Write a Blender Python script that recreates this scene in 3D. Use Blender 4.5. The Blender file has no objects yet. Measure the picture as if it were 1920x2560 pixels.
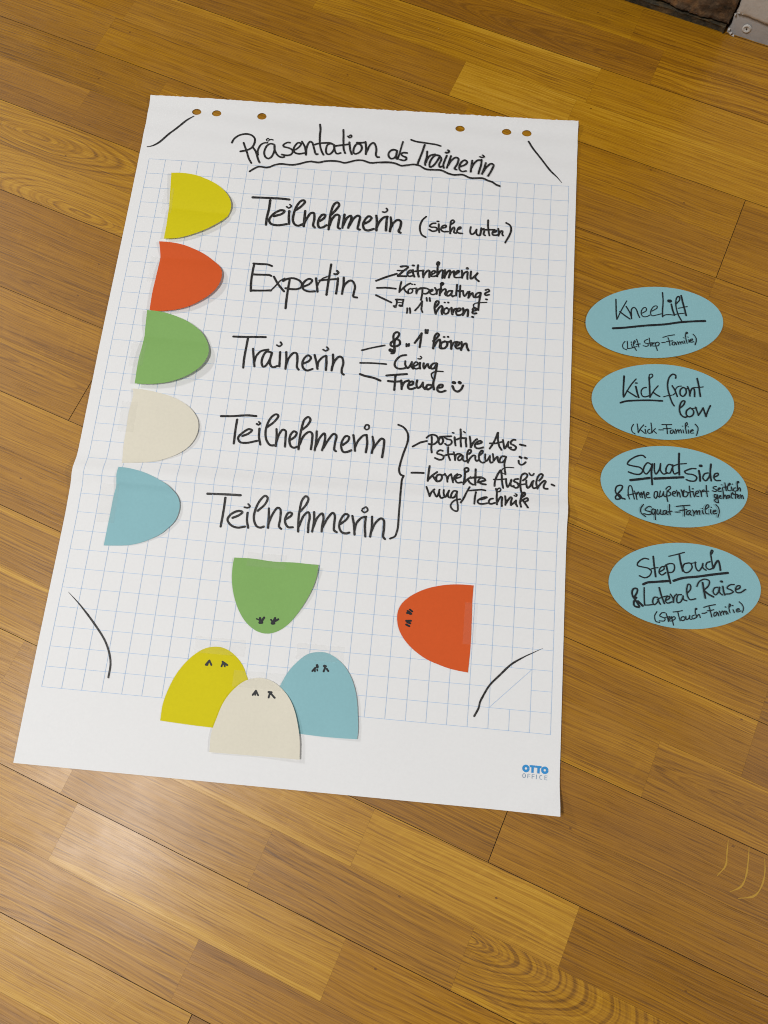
import bpy, bmesh, math, random
from mathutils import Vector, Matrix, noise
from mathutils.geometry import delaunay_2d_cdt

random.seed(7)
S = bpy.context.scene
COL = S.collection

# ---------------------------------------------------------------- camera, world, lamps, exposure
cam = bpy.data.cameras.new('camera')
cam_o = bpy.data.objects.new('camera', cam)
COL.objects.link(cam_o)
CR = [[0.995716, 0.091064, -0.016005], [0.083607, -0.960702, -0.26469], [-0.03948, 0.262218, -0.964201]]
CP = [0.12769, -0.39252, 0.97329]
M = Matrix(((CR[0][0], -CR[1][0], -CR[2][0], CP[0]),
            (CR[0][1], -CR[1][1], -CR[2][1], CP[1]),
            (CR[0][2], -CR[1][2], -CR[2][2], CP[2]),
            (0, 0, 0, 1)))
cam_o.matrix_world = M
cam.sensor_fit = 'HORIZONTAL'
cam.sensor_width = 36.0
cam.lens = 36.28
cam.clip_start = 0.02
cam.clip_end = 60.0
S.camera = cam_o

W = bpy.data.worlds.new('World')
S.world = W
W.use_nodes = True
bg = W.node_tree.nodes['Background']
bg.inputs['Color'].default_value = (1.0, 0.99, 0.98, 1)
bg.inputs['Strength'].default_value = 0.06


def ceiling_or_fill_lamp(name, loc, sx, sy, power, color):
    """The ceiling lamp panel or an added fill light, shining straight down."""
    l = bpy.data.lights.new(name, 'AREA')
    l.shape = 'RECTANGLE'
    l.size, l.size_y = sx, sy
    l.energy = power
    l.color = color
    o = bpy.data.objects.new(name, l)
    COL.objects.link(o)
    o.location = loc


ceiling_or_fill_lamp('ceiling_or_fill_lamp', (-1.18, -0.76, 2.90), 0.40, 0.95, 63, (1.0, 0.99, 0.975))
ceiling_or_fill_lamp('ceiling_or_fill_lamp', (-3.9, 2.0, 2.45), 0.40, 0.70, 150, (1.0, 1.0, 1.0))  # added fill light from the far left, no known lamp there
ceiling_or_fill_lamp('ceiling_or_fill_lamp', (3.9, -0.5, 2.45), 0.60, 0.60, 130, (1.0, 0.99, 0.975))  # added fill light from the right, evens out the sheet's brightness

S.cycles.filter_width = 1.05
S.view_settings.view_transform = 'Standard'
S.view_settings.look = 'None'
S.view_settings.exposure = 0.07
S.view_settings.gamma = 1.0
S.view_settings.use_curve_mapping = False


# ---------------------------------------------------------------- node helpers
def new_mat(name):
    m = bpy.data.materials.new(name)
    m.use_nodes = True
    return m, m.node_tree, m.node_tree.nodes['Principled BSDF']


class NT:
    def __init__(self, tree):
        self.t = tree

    def n(self, kind, **kw):
        nd = self.t.nodes.new(kind)
        for k, v in kw.items():
            setattr(nd, k, v)
        return nd

    def l(self, a, b):
        self.t.links.new(a, b)

    def val(self, sock, v):
        if hasattr(v, 'is_output'):
            self.l(v, sock)
        else:
            sock.default_value = v

    def math(self, op, a, b=0.0, c=None, clamp=False):
        nd = self.n('ShaderNodeMath', operation=op, use_clamp=clamp)
        self.val(nd.inputs[0], a)
        self.val(nd.inputs[1], b)
        if c is not None:
            self.val(nd.inputs[2], c)
        return nd.outputs[0]

    def noise(self, vec=None, scale=1.0, detail=2.0, rough=0.5, dims='3D', w=None):
        nd = self.n('ShaderNodeTexNoise', noise_dimensions=dims)
        if vec is not None:
            self.l(vec, nd.inputs['Vector'])
        if w is not None:
            self.val(nd.inputs['W'], w)
        nd.inputs['Scale'].default_value = scale
        nd.inputs['Detail'].default_value = detail
        nd.inputs['Roughness'].default_value = rough
        return nd.outputs['Fac']

    def maprange(self, v, a, b, c, d, smooth=False):
        nd = self.n('ShaderNodeMapRange')
        if smooth:
            nd.interpolation_type = 'SMOOTHSTEP'
        self.val(nd.inputs['Value'], v)
        for i, q in zip(('From Min', 'From Max', 'To Min', 'To Max'), (a, b, c, d)):
            nd.inputs[i].default_value = q
        return nd.outputs['Result']

    def xyz(self, x, y, z):
        nd = self.n('ShaderNodeCombineXYZ')
        for i, q in enumerate((x, y, z)):
            self.val(nd.inputs[i], q)
        return nd.outputs[0]

    def mix(self, f, a, b, blend='MIX'):
        nd = self.n('ShaderNodeMix', data_type='RGBA', blend_type=blend)
        self.val(nd.inputs[0], f)
        for s, v in ((nd.inputs[6], a), (nd.inputs[7], b)):
            if hasattr(v, 'is_output'):
                self.l(v, s)
            else:
                s.default_value = (*v, 1)
        return nd.outputs[2]


def obj(name, bm_or_mesh, mat, parent=None, smooth=False):
    if isinstance(bm_or_mesh, bmesh.types.BMesh):
        me = bpy.data.meshes.new(name)
        bm_or_mesh.to_mesh(me)
        bm_or_mesh.free()
    else:
        me = bm_or_mesh
        me.name = name
    for m in (mat if isinstance(mat, (list, tuple)) else [mat]):
        me.materials.append(m)
    if smooth:
        for p in me.polygons:
            p.use_smooth = True
    o = bpy.data.objects.new(name, me)
    COL.objects.link(o)
    if parent:
        o.parent = parent
    return o


def tag(o, label, cat, group=None):
    o['label'] = label
    o['category'] = cat
    if group:
        o['group'] = group


def thing(name, label, cat, group=None):
    o = bpy.data.objects.new(name, None)
    COL.objects.link(o)
    o.empty_display_size = 0.02
    tag(o, label, cat, group)
    return o


def sstep(a, b, x):
    t = min(1.0, max(0.0, (x - a) / (b - a)))
    return t * t * (3 - 2 * t)

def sheet_z(x, y):
    """Height of the paper above the floor: the fold across its middle, slight waves, lifted corners."""
    z = 0.0009
    z += 0.0062 * math.exp(-((y + 0.1065) / 0.015) ** 2)
    z += 0.0016 * math.exp(-((y + 0.136) / 0.02) ** 2)
    z += 0.0009 * (1 + math.sin(x * 17 + 1.3) * math.sin(y * 13 + 0.4))
    z += 0.0010 * sstep(0.285, 0.326, x)
    z += 0.0030 * sstep(0.478, 0.500, y) * (0.6 + 0.4 * sstep(0.1, -0.3, x))
    z += 0.0007 * math.sin(y * 160 + x * 14) * sstep(0.36, 0.46, y)
    c = (x - 0.325) * 0.55 - (y + 0.478)
    z += 0.0100 * sstep(-0.042, 0.0, c)
    return z

def ridge(x, y, ya, yb, xa, xb, A, L):
    yc = ya + (yb - ya) * (x - xa) / (xb - xa)
    return A * math.exp(-math.sqrt((y - yc) ** 2 + 1e-6) / L)

def valley(x, y, ya, yb, xa, xb, A, L):
    return A - ridge(x, y, ya, yb, xa, xb, A, L)

def card_z(kind, x, y):
    """Height of one card: it lies on the paper (or floor), creased and curled as it is."""
    if kind in ('knee', 'kick', 'squat', 'step'):
        return 0.0009
    z = sheet_z(x, y) + 0.0006
    u = (x + 0.272) / 0.095
    if kind == 'yellow1':
        z += valley(x, y, .3052, .2992, -.2685, -.1824, .0034, .013) + .0018 * max(0, u) ** 2
    elif kind == 'red1':
        z += valley(x, y, .2222, .2220, -.268, -.1877, .0030, .012) + .0019 * max(0, u) ** 2
    elif kind == 'green1':
        z += .0008 + valley(x, y, .0964, .0926, -.2678, -.1787, .0036, .013) + .0018 * max(0, u) ** 2
    elif kind == 'white1':
        z += ridge(x, y, .0111, .0140, -.2696, -.2000, .0026, .007) + .0019 * max(0, u) ** 2
    elif kind == 'blue1':
        z += ridge(x, y, -.1191, -.1209, -.2692, -.1928, .0030, .007) + .0021 * max(0, u) ** 2
    elif kind == 'green2':
        z += .0020 * sstep(-.035, .012, x + .25 * (y + .25))
        z += .0012 * sstep(-.225, -.206, y)
    elif kind == 'blue2':
        z += .0020 * sstep(.03, .083, x)
    elif kind == 'white2':
        z += .0011 + .0024 * sstep(-.03, .016, x - .25 * (y + .40))
    return z


# ---------------------------------------------------------------- floor: oak strip parquet
TH = math.radians(-18.9)
TT = (math.cos(TH), math.sin(TH))
NN = (-math.sin(TH), math.cos(TH))


def fl(t, n, z=0.0):
    return Vector((TT[0] * t + NN[0] * n, TT[1] * t + NN[1] * n, z))


def wood_material():
    m, tree, bsdf = new_mat('oak_parquet')
    N = NT(tree)
    uv = N.n('ShaderNodeUVMap', uv_map='stave').outputs[0]
    sp = N.n('ShaderNodeSeparateXYZ')
    N.l(uv, sp.inputs[0])
    u, v = sp.outputs[0], sp.outputs[1]
    a = N.n('ShaderNodeAttribute', attribute_name='stave_a')
    b = N.n('ShaderNodeAttribute', attribute_name='stave_b')
    sa, sb = N.n('ShaderNodeSeparateColor'), N.n('ShaderNodeSeparateColor')
    N.l(a.outputs['Color'], sa.inputs[0])
    N.l(b.outputs['Color'], sb.inputs[0])
    tone, seed, rstr, warm = sa.outputs[0], sa.outputs[1], sa.outputs[2], a.outputs['Alpha']
    u0, v0, flat, freq = sb.outputs[0], sb.outputs[1], sb.outputs[2], b.outputs['Alpha']
    sd = N.math('MULTIPLY', seed, 37.0)
    # growth rings: distance to the heart line of the stave, warped
    warpv = N.xyz(N.math('MULTIPLY', u, 5.0), N.math('MULTIPLY', v, 16.0), sd)
    warp = N.math('SUBTRACT', N.noise(warpv, 1.0, 2.0, 0.5), 0.5)
    du = N.math('MULTIPLY', N.math('SUBTRACT', u, u0), flat)
    dv = N.math('ADD', N.math('SUBTRACT', v, v0), N.math('MULTIPLY', warp, N.math('ADD', 0.014, N.math('MULTIPLY', N.math('MAXIMUM', N.math('SUBTRACT', rstr, 0.2), 0.0), 0.13))))
    d = N.math('SQRT', N.math('ADD', N.math('POWER', du, 2.0), N.math('POWER', dv, 2.0)))
    ph = N.math('ADD', N.math('MULTIPLY', d, freq), N.math('MULTIPLY', seed, 91.0))
    ring = N.noise(None, 1.0, 1.0, 0.55, '1D', ph)
    ring = N.maprange(ring, 0.40, 0.68, 0.0, 1.0, True)
    fine = N.noise(None, 1.0, 0.0, 0.5, '1D', N.math('MULTIPLY', ph, 3.1))
    # pores: short dark dashes along the grain
    pv = N.xyz(N.math('MULTIPLY', u, 20.0), N.math('ADD', N.math('MULTIPLY', v, 560.0), N.math('MULTIPLY', warp, 7.0)), sd)
    pore = N.maprange(N.noise(pv, 1.0, 2.0, 0.6), 0.50, 0.70, 0.0, 1.0)
    pv2 = N.xyz(N.math('MULTIPLY', u, 1.7), N.math('ADD', N.math('MULTIPLY', v, 760.0), N.math('MULTIPLY', warp, 8.0)), sd)
    streak = N.maprange(N.noise(pv2, 1.0, 3.0, 0.6), 0.30, 0.70, -0.5, 0.5)
    lv = N.xyz(N.math('MULTIPLY', u, 2.6), N.math('MULTIPLY', v, 22.0), N.math('ADD', sd, 5.0))
    low = N.math('SUBTRACT', N.noise(lv, 1.0, 2.0, 0.5), 0.5)
    # tone sum
    t = N.math('ADD', N.math('SUBTRACT', tone, 0.045), N.math('MULTIPLY', low, 0.46))
    t = N.math('ADD', t, N.math('MULTIPLY', streak, 0.36))
    t = N.math('SUBTRACT', t, N.math('MULTIPLY', ring, rstr))
    t = N.math('ADD', t, N.math('MULTIPLY', N.math('SUBTRACT', fine, 0.5), 0.12))
    pm = N.math('MULTIPLY', pore, N.math('ADD', N.math('MULTIPLY', ring, 0.14), 0.17))
    t = N.math('SUBTRACT', t, pm)
    # pale sapwood along one edge of some staves
    g1 = N.math('GREATER_THAN', N.math('FRACT', N.math('MULTIPLY', seed, 7.31)), 0.62)
    side = N.math('GREATER_THAN', N.math('FRACT', N.math('MULTIPLY', seed, 3.77)), 0.5)
    ev = N.math('ABSOLUTE', N.math('SUBTRACT', v, N.math('MULTIPLY', side, 0.0698)))
    ev = N.math('ADD', ev, N.math('MULTIPLY', warp, 0.014))
    t = N.math('ADD', t, N.math('MULTIPLY', N.maprange(ev, 0.004, 0.010, 0.15, 0.0, True), g1))
    # medullary rays: pale flecks lying across the grain on the quarter-sawn ones
    g2 = N.math('GREATER_THAN', N.math('FRACT', N.math('MULTIPLY', seed, 5.13)), 0.74)
    mv = N.xyz(N.math('ADD', N.math('MULTIPLY', u, 120.0), N.math('MULTIPLY', N.math('SUBTRACT', N.math('FRACT', N.math('MULTIPLY', seed, 11.7)), 0.5), N.math('MULTIPLY', v, 260.0))), N.math('MULTIPLY', v, 34.0), sd)
    t = N.math('ADD', t, N.math('MULTIPLY', N.maprange(N.noise(mv, 1.0, 2.0, 0.5), 0.58, 0.74, 0.0, 0.07), g2))
    # a few dark nicks and pin knots
    vo = N.n('ShaderNodeTexVoronoi', voronoi_dimensions='2D')
    N.l(N.xyz(N.math('MULTIPLY', u, 6.0), N.math('MULTIPLY', N.math('ADD', v, N.math('MULTIPLY', seed, 3.0)), 9.0), 0.0), vo.inputs['Vector'])
    vo.inputs['Scale'].default_value = 1.0
    cs = N.n('ShaderNodeSeparateColor')
    N.l(vo.outputs['Color'], cs.inputs[0])
    nick = N.math('MULTIPLY', N.maprange(vo.outputs['Distance'], 0.006, 0.012, 0.6, 0.0), N.math('GREATER_THAN', cs.outputs[0], 0.55))
    t = N.math('SUBTRACT', t, nick)
    ramp = N.n('ShaderNodeValToRGB')
    N.l(t, ramp.inputs[0])
    e = ramp.color_ramp.elements
    e[0].position, e[0].color = 0.0, (0.15, 0.060, 0.0006, 1)
    e[1].position, e[1].color = 1.0, (0.66, 0.395, 0.075, 1)
    for p, c in ((0.25, (0.275, 0.115, 0.0008, 1)), (0.5, (0.405, 0.183, 0.0016, 1)), (0.75, (0.54, 0.280, 0.011, 1))):
        q = e.new(p)
        q.color = c
    col = N.mix(N.math('MULTIPLY', warm, 0.26), ramp.outputs[0], (0.40, 0.135, 0.002))
    N.l(col, bsdf.inputs['Base Color'])
    rv = N.noise(N.xyz(N.math('MULTIPLY', u, 18.0), N.math('MULTIPLY', v, 160.0), sd), 1.0, 2.0)
    dull = N.noise(N.n('ShaderNodeNewGeometry').outputs['Position'], 5.0, 4.0, 0.6)
    ro = N.math('ADD', N.maprange(rv, 0.3, 0.7, 0.38, 0.46), N.math('MULTIPLY', seed, 0.10))
    N.l(N.math('ADD', ro, N.maprange(dull, 0.45, 0.7, 0.0, 0.10)), bsdf.inputs['Roughness'])
    N.l(N.math('ADD', N.maprange(dull, 0.4, 0.7, 0.22, 0.32), N.math('MULTIPLY', seed, 0.05)), bsdf.inputs['Coat Roughness'])
    bsdf.inputs['Coat Weight'].default_value = 0.32
    bsdf.inputs['Coat Roughness'].default_value = 0.24
    bsdf.inputs['IOR'].default_value = 1.5
    bsdf.inputs['Specular IOR Level'].default_value = 0.55
    bp = N.n('ShaderNodeBump')
    bp.inputs['Strength'].default_value = 0.35
    bp.inputs['Distance'].default_value = 0.0004
    hb = N.math('SUBTRACT', N.math('MULTIPLY', streak, 0.5), N.math('MULTIPLY', pore, 0.7))
    N.l(hb, bp.inputs['Height'])
    N.l(bp.outputs[0], bsdf.inputs['Normal'])
    return m


def dark_gap_material():
    m, tree, bsdf = new_mat('dark_joint_gap')  # dark base that shows in the open joints
    bsdf.inputs['Base Color'].default_value = (0.03, 0.014, 0.004, 1)
    bsdf.inputs['Roughness'].default_value = 0.9
    return m


def ray_material():
    m, tree, bsdf = new_mat('pale_medullary_ray')
    bsdf.inputs['Base Color'].default_value = (0.47, 0.26, 0.03, 1)
    bsdf.inputs['Roughness'].default_value = 0.4
    return m


RAYS = [[(0.5219, -0.486), (0.5202, -0.4992), (0.518, -0.5143), (0.508, -0.526)], [(0.5456, -0.4913), (0.544, -0.5069), (0.5406, -0.5244), (0.535, -0.5347), (0.5218, -0.5418)], [(0.5629, -0.5021), (0.5625, -0.5174), (0.5581, -0.5325), (0.5499, -0.543), (0.5315, -0.5476)]]
STRIP = 0.0698
N0 = 0.410
# butt joints (metres along the strip) seen in the photograph, and the tone of the stave before / after each one
# a stave: (start, tone, ring strength, warm, heart u, heart v, flatness, rings per metre)
LAYOUT = {
 -6: [(-0.9,0.466,0.113,0.2,0.9,-0.2,0.03,720),(-0.35,0.5,0.113,0.1,0.9,-0.1,0.05,720)],
 -5: [(-0.8,0.42,0.1,0.3,0.5,-0.1,0.05,720),(-0.25,0.354,0.16,0.6,0.25,0.03,0.09,430)],
 -4: [(-0.7,0.473,0.1,0.2,0.5,-0.1,0.05,720),(-0.32,0.639,0.2,0,-0.05,-0.02,0.1,360),(0.141,0.613,0.1,0.15,1,-0.1,0.03,720)],
 -3: [(-0.75,0.387,0.1,0.4,0.5,-0.1,0.05,720),(-0.055,0.772,0.1,0,1,-0.15,0.03,720),(0.127,0.626,0.1,0.1,1,-0.15,0.03,720)],
 -2: [(-1,0.43,0.113,0.3,0.5,-0.1,0.05,720),(-0.588,0.5,0.113,0.2,0.5,-0.12,0.04,720),(-0.02,0.5,0.113,0.2,0.5,-0.12,0.04,720),(0.413,0.43,0.113,0.3,1,-0.1,0.05,720)],
 -1: [(-1,0.457,0.113,0.2,0.5,-0.1,0.05,720),(-0.6,0.483,0.113,0.2,0.6,-0.12,0.04,720),(-0.1,0.414,0.113,0.3,0.5,-0.12,0.06,720),(0.413,0.448,0.113,0.3,1,-0.1,0.05,720)],
 0: [(-0.95,0.414,0.149,0.1,0.1,-0.05,0.04,720),(-0.465,0.474,0.132,0.2,0.5,-0.2,0.04,720),(0.02,0.43,0.161,0.3,0.33,0.03,0.1,390),(0.413,0.448,0.113,0.3,1,-0.1,0.05,720)],
 1: [(-0.95,0.379,0.113,0.4,0.1,-0.2,0.04,720),(-0.566,0.388,0.113,0.4,0.5,-0.2,0.04,720),(-0.1,0.466,0.113,0.2,0.8,-0.1,0.04,720),(0.36,0.43,0.132,0.2,0.8,-0.1,0.04,720)],
 2: [(-0.8,0.625,0.26,0,-0.6,0.035,0.17,330),(-0.2,0.462,0.1,0.2,0.5,-0.1,0.05,720),(0.12,0.521,0.1,0.1,0.6,-0.06,0.04,720)],
 3: [(-0.8,0.62,0.216,0,-0.47,0.012,0.22,330),(-0.2,0.473,0.1,0.2,0.5,-0.1,0.05,720),(0.1,0.52,0.1,0.2,0.9,-0.1,0.04,720)],
 4: [(-0.9,0.379,0.113,0.4,0.3,-0.2,0.03,720),(-0.1,0.5,0.132,0.2,0.9,-0.1,0.05,720),(0.33,0.43,0.132,0.3,0.9,-0.1,0.05,720)],
 5: [(-0.9,0.403,0.12,0.3,-0.35,0.02,0.07,420),(-0.1,0.639,0.1,0,0.9,-0.1,0.05,720)],
 6: [(-0.9,0.499,0.1,0.3,0.5,-0.2,0.04,720),(-0.32,0.448,0.1,0.2,0.5,-0.1,0.05,720),(0.05,0.418,0.1,0.25,0.9,-0.1,0.05,720)],
 7: [(-0.9,0.483,0.109,0.2,-0.7,0.05,0.05,720),(-0.32,0.43,0.113,0.3,0.5,-0.1,0.05,720),(0.1,0.448,0.17,0.3,0.9,-0.1,0.05,720)],
 8: [(-0.7,0.534,0.132,0.2,0.5,-0.2,0.04,720),(0.05,0.43,0.132,0.3,0.9,-0.1,0.05,720),(0.644,0.327,0.113,0.5,0.9,-0.1,0.05,720)],
 9: [(-0.6,0.474,0.132,0.2,0.5,-0.2,0.04,720),(0.02,0.466,0.113,0.2,1.2,-0.1,0.04,720),(0.544,0.43,0.149,0.3,0.72,0.04,0.1,390)],
 10: [(-0.6,0.5,0.132,0.1,0.5,-0.2,0.04,720),(-0.1,0.379,0.113,0.4,1.2,-0.15,0.04,720),(0.75,0.448,0.113,0.3,1,-0.1,0.05,720)],
 11: [(-0.5,0.582,0.14,0,-0.2,-0.06,0.08,420),(0,0.434,0.14,0.2,0.3,-0.08,0.07,420),(0.4065,0.402,0.1,0.3,1.2,-0.15,0.04,720)],
 12: [(-0.5,0.582,0.11,0,0.5,-0.2,0.04,720),(-0.22,0.582,0.11,0,0.5,-0.1,0.05,720),(0.263,0.664,0.15,0,0.36,0.09,0.09,300),(0.519,0.369,0.16,0.3,0.58,0.09,0.1,380)],
 13: [(-0.5,0.582,0.1,0,0.5,-0.2,0.04,720),(-0.0865,0.557,0.12,0,-0.02,0.1,0.16,420),(0.1635,0.5,0.14,0.15,0.55,0.12,0.14,420),(0.418,0.598,0.3,0,0.41,0.055,0.33,400)],
 14: [(-0.5,0.631,0.12,0,0.5,-0.2,0.04,720),(-0.062,0.639,0.12,0,0.9,-0.15,0.04,720),(0.29,0.533,0.16,0.3,0.26,0.09,0.1,300)],
 15: [(-0.4,0.566,0.2,0.1,0.05,-0.01,0.15,360),(0.138,0.484,0.12,0.3,0.9,-0.15,0.05,720)],
 16: [(-0.5,0.697,0.12,0,0.9,-0.15,0.04,720),(0.166,0.402,0.12,0.3,0.9,-0.15,0.05,720)],
 17: [(-0.5,0.434,0.12,0.2,0.9,-0.15,0.04,720),(0.013,0.533,0.12,0.2,0.9,-0.15,0.05,720)],
}


# where a whole board ends, a dark open joint
BOARD_ENDS = {(-2, .413), (-1, .413), (6, -.32), (7, -.32), (10, .4065), (11, .4065), (16, .166), (17, .166)}


def build_floor():
    bm = bmesh.new()
    la = bm.loops.layers.float_color.new('stave_a')
    lb = bm.loops.layers.float_color.new('stave_b')
    uvl = bm.loops.layers.uv.new('stave')
    rnd = random.Random(3)

    def stave(k, t0, t1, p):
        tone, rs, warm, u0, v0, flat, freq = p
        board_t = 0.00038 if k % 2 == 0 else 0.00009        # even boundaries are real board joints
        board_b = 0.00038 if k % 2 == 1 else 0.00009
        n1 = N0 - STRIP * k - board_t
        n0 = N0 - STRIP * (k + 1) + board_b
        ge0, ge1 = (0.00045 if (k, t0) in BOARD_ENDS else 0.00005), (0.00045 if (k, t1) in BOARD_ENDS else 0.00005)
        seed = rnd.random()
        q = [(t0 + ge0, n0), (t1 - ge1, n0), (t1 - ge1, n1), (t0 + ge0, n1)]
        f = bm.faces.new([bm.verts.new(fl(a, b, 0.0)) for a, b in q])
        f.material_index = 0
        for lp, (a, b) in zip(f.loops, q):
            lp[uvl].uv = (a, b - (N0 - STRIP * (k + 1)))
            lp[la] = (tone, seed, rs, warm)
            lp[lb] = (u0, v0, flat, freq)

    for k in range(-7, 30):
        items = LAYOUT.get(k, [])
        T0, T1 = -2.8, 2.8

        def rand_p(t):
            rs = rnd.choice((0.10, 0.14, 0.2, 0.3))
            return (rnd.uniform(0.32, 0.66), rs, rnd.uniform(0, 0.5), t + rnd.uniform(-0.1, 0.6),
                    rnd.uniform(-0.08, 0.12), rnd.uniform(0.02, 0.10), rnd.uniform(200, 360))
        st = []
        if items:
            t = items[0][0]
            st = [(i[0], i[1:]) for i in items]
            t = st[0][0]
            while t > T0:
                t -= rnd.uniform(0.28, 0.55)
                st.insert(0, (t, rand_p(t)))
            t = items[-1][0] + rnd.uniform(0.45, 0.6)
        else:
            t = T0 - rnd.uniform(0, 0.4)
        while t < T1:
            st.append((t, rand_p(t)))
            t += rnd.uniform(0.28, 0.55)
        st.append((t, None))
        for (a, p), (b, _) in zip(st, st[1:]):
            a, b = max(a, -2.8), min(b, 2.8)
            if b - a > 0.01:
                stave(k, a, b, p)
    c = [fl(-2.9, -1.75, -0.0012), fl(2.95, -1.75, -0.0012), fl(2.95, 0.92, -0.0012), fl(-2.9, 0.92, -0.0012)]
    f = bm.faces.new([bm.verts.new(p) for p in c])
    f.material_index = 1
    # three pale medullary rays on the long stave right of the sheet
    for ray in RAYS:
        n0 = len(bm.faces)
        ribbon(bm, uvl, catmull([Vector(p) for p in ray], 0.003), 0.0017, lambda x, y: 0.0, 0.00006, (.3, .35), False, 0.5, 2.0)
        bm.faces.ensure_lookup_table()
        for f in bm.faces[n0:]:
            f.material_index = 2
    o = obj('floor', bm, [wood_material(), dark_gap_material(), ray_material()])
    o['kind'] = 'structure'
    return o



# ---------------------------------------------------------------- the two walls in the far corner
WALL_N = 0.829
CORNER_T = 0.2915


def brick_material():
    m, tree, bsdf = new_mat('old_dark_brick')
    N = NT(tree)
    g = N.n('ShaderNodeNewGeometry').outputs['Position']
    at = N.n('ShaderNodeAttribute', attribute_name='tint')
    n1 = N.noise(g, 62.0, 5.0, 0.7)
    n2 = N.noise(g, 210.0, 4.0, 0.7)
    c = N.mix(N.maprange(n1, 0.35, 0.65, 0, 1), (0.030, 0.026, 0.019), (0.135, 0.092, 0.055))
    c = N.mix(N.maprange(n2, 0.52, 0.72, 0, 0.7), c, (0.20, 0.15, 0.095))
    n3 = N.noise(g, 24.0, 3.0, 0.6)
    c = N.mix(N.maprange(n3, 0.56, 0.70, 0, 0.8), c, (0.30, 0.17, 0.07))
    c = N.mix(1.0, c, at.outputs['Color'], 'MULTIPLY')
    N.l(c, bsdf.inputs['Base Color'])
    bsdf.inputs['Roughness'].default_value = 0.92
    bp = N.n('ShaderNodeBump')
    bp.inputs['Strength'].default_value = 0.8
    bp.inputs['Distance'].default_value = 0.003
    N.l(N.noise(g, 260.0, 5.0, 0.7), bp.inputs['Height'])
    N.l(bp.outputs[0], bsdf.inputs['Normal'])
    return m


def plaster_material(name, c1, c2):
    m, tree, bsdf = new_mat(name)
    N = NT(tree)
    g = N.n('ShaderNodeNewGeometry').outputs['Position']
    n1 = N.noise(g, 22.0, 4.0, 0.6)
    N.l(N.mix(N.maprange(n1, 0.35, 0.7, 0, 1), c1, c2), bsdf.inputs['Base Color'])
    bsdf.inputs['Roughness'].default_value = 0.6
    bp = N.n('ShaderNodeBump')
    bp.inputs['Strength'].default_value = 0.5
    bp.inputs['Distance'].default_value = 0.0012
    N.l(N.noise(g, 160.0, 4.0, 0.6), bp.inputs['Height'])
    N.l(bp.outputs[0], bsdf.inputs['Normal'])
    return m


def rough_block(bm, t0, t1, z0, z1, n_face, depth, amp, seed, tint, lay, step=0.006, rnd_edge=0.003):
    """A brick standing in the wall: worn front face as a displaced grid, with its sides running back."""
    nu = max(2, int((t1 - t0) / step))
    nv = max(2, int((z1 - z0) / step))
    grid = []
    for j in range(nv + 1):
        row = []
        for i in range(nu + 1):
            a, b = i / nu, j / nv
            t, z = t0 + (t1 - t0) * a, z0 + (z1 - z0) * b
            e = min(min(a, 1 - a) * (t1 - t0), min(b, 1 - b) * (z1 - z0))
            p = Vector((t * 30 + seed, z * 30, seed * 1.7))
            d = amp * (noise.noise(p) + 0.6 * noise.noise(p * 2.7) + 0.45 * noise.noise(p * 6) + 0.3 * noise.noise(p * 13))
            d += rnd_edge * max(0.0, 1 - e / 0.005) ** 2
            jt = 0.0025 * noise.noise(p * 1.3 + Vector((9, 3, 1)))
            row.append(bm.verts.new(fl(t + jt, n_face - d, z + 0.0022 * noise.noise(p * 1.1 + Vector((2, 7, 4))))))
        grid.append(row)
    back = {}

    def bk(i, j):
        if (i, j) not in back:
            t, z = t0 + (t1 - t0) * i / nu, z0 + (z1 - z0) * j / nv
            back[(i, j)] = bm.verts.new(fl(t, n_face + depth, z))
        return back[(i, j)]
    fs = []
    for j in range(nv):
        for i in range(nu):
            fs.append(bm.faces.new((grid[j][i], grid[j][i + 1], grid[j + 1][i + 1], grid[j + 1][i])))
    for i in range(nu):
        fs.append(bm.faces.new((bk(i, 0), bk(i + 1, 0), grid[0][i + 1], grid[0][i])))
        fs.append(bm.faces.new((grid[nv][i], grid[nv][i + 1], bk(i + 1, nv), bk(i, nv))))
    for j in range(nv):
        fs.append(bm.faces.new((bk(0, j + 1), bk(0, j), grid[j][0], grid[j + 1][0])))
        fs.append(bm.faces.new((grid[j][nu], grid[j + 1][nu], bk(nu, j + 1), bk(nu, j)))[:] if False else
                  bm.faces.new((grid[j][nu], bk(nu, j), bk(nu, j + 1), grid[j + 1][nu])))
    for f in fs:
        f.smooth = True
        for lp in f.loops:
            lp[lay] = (*tint, 1)


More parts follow.
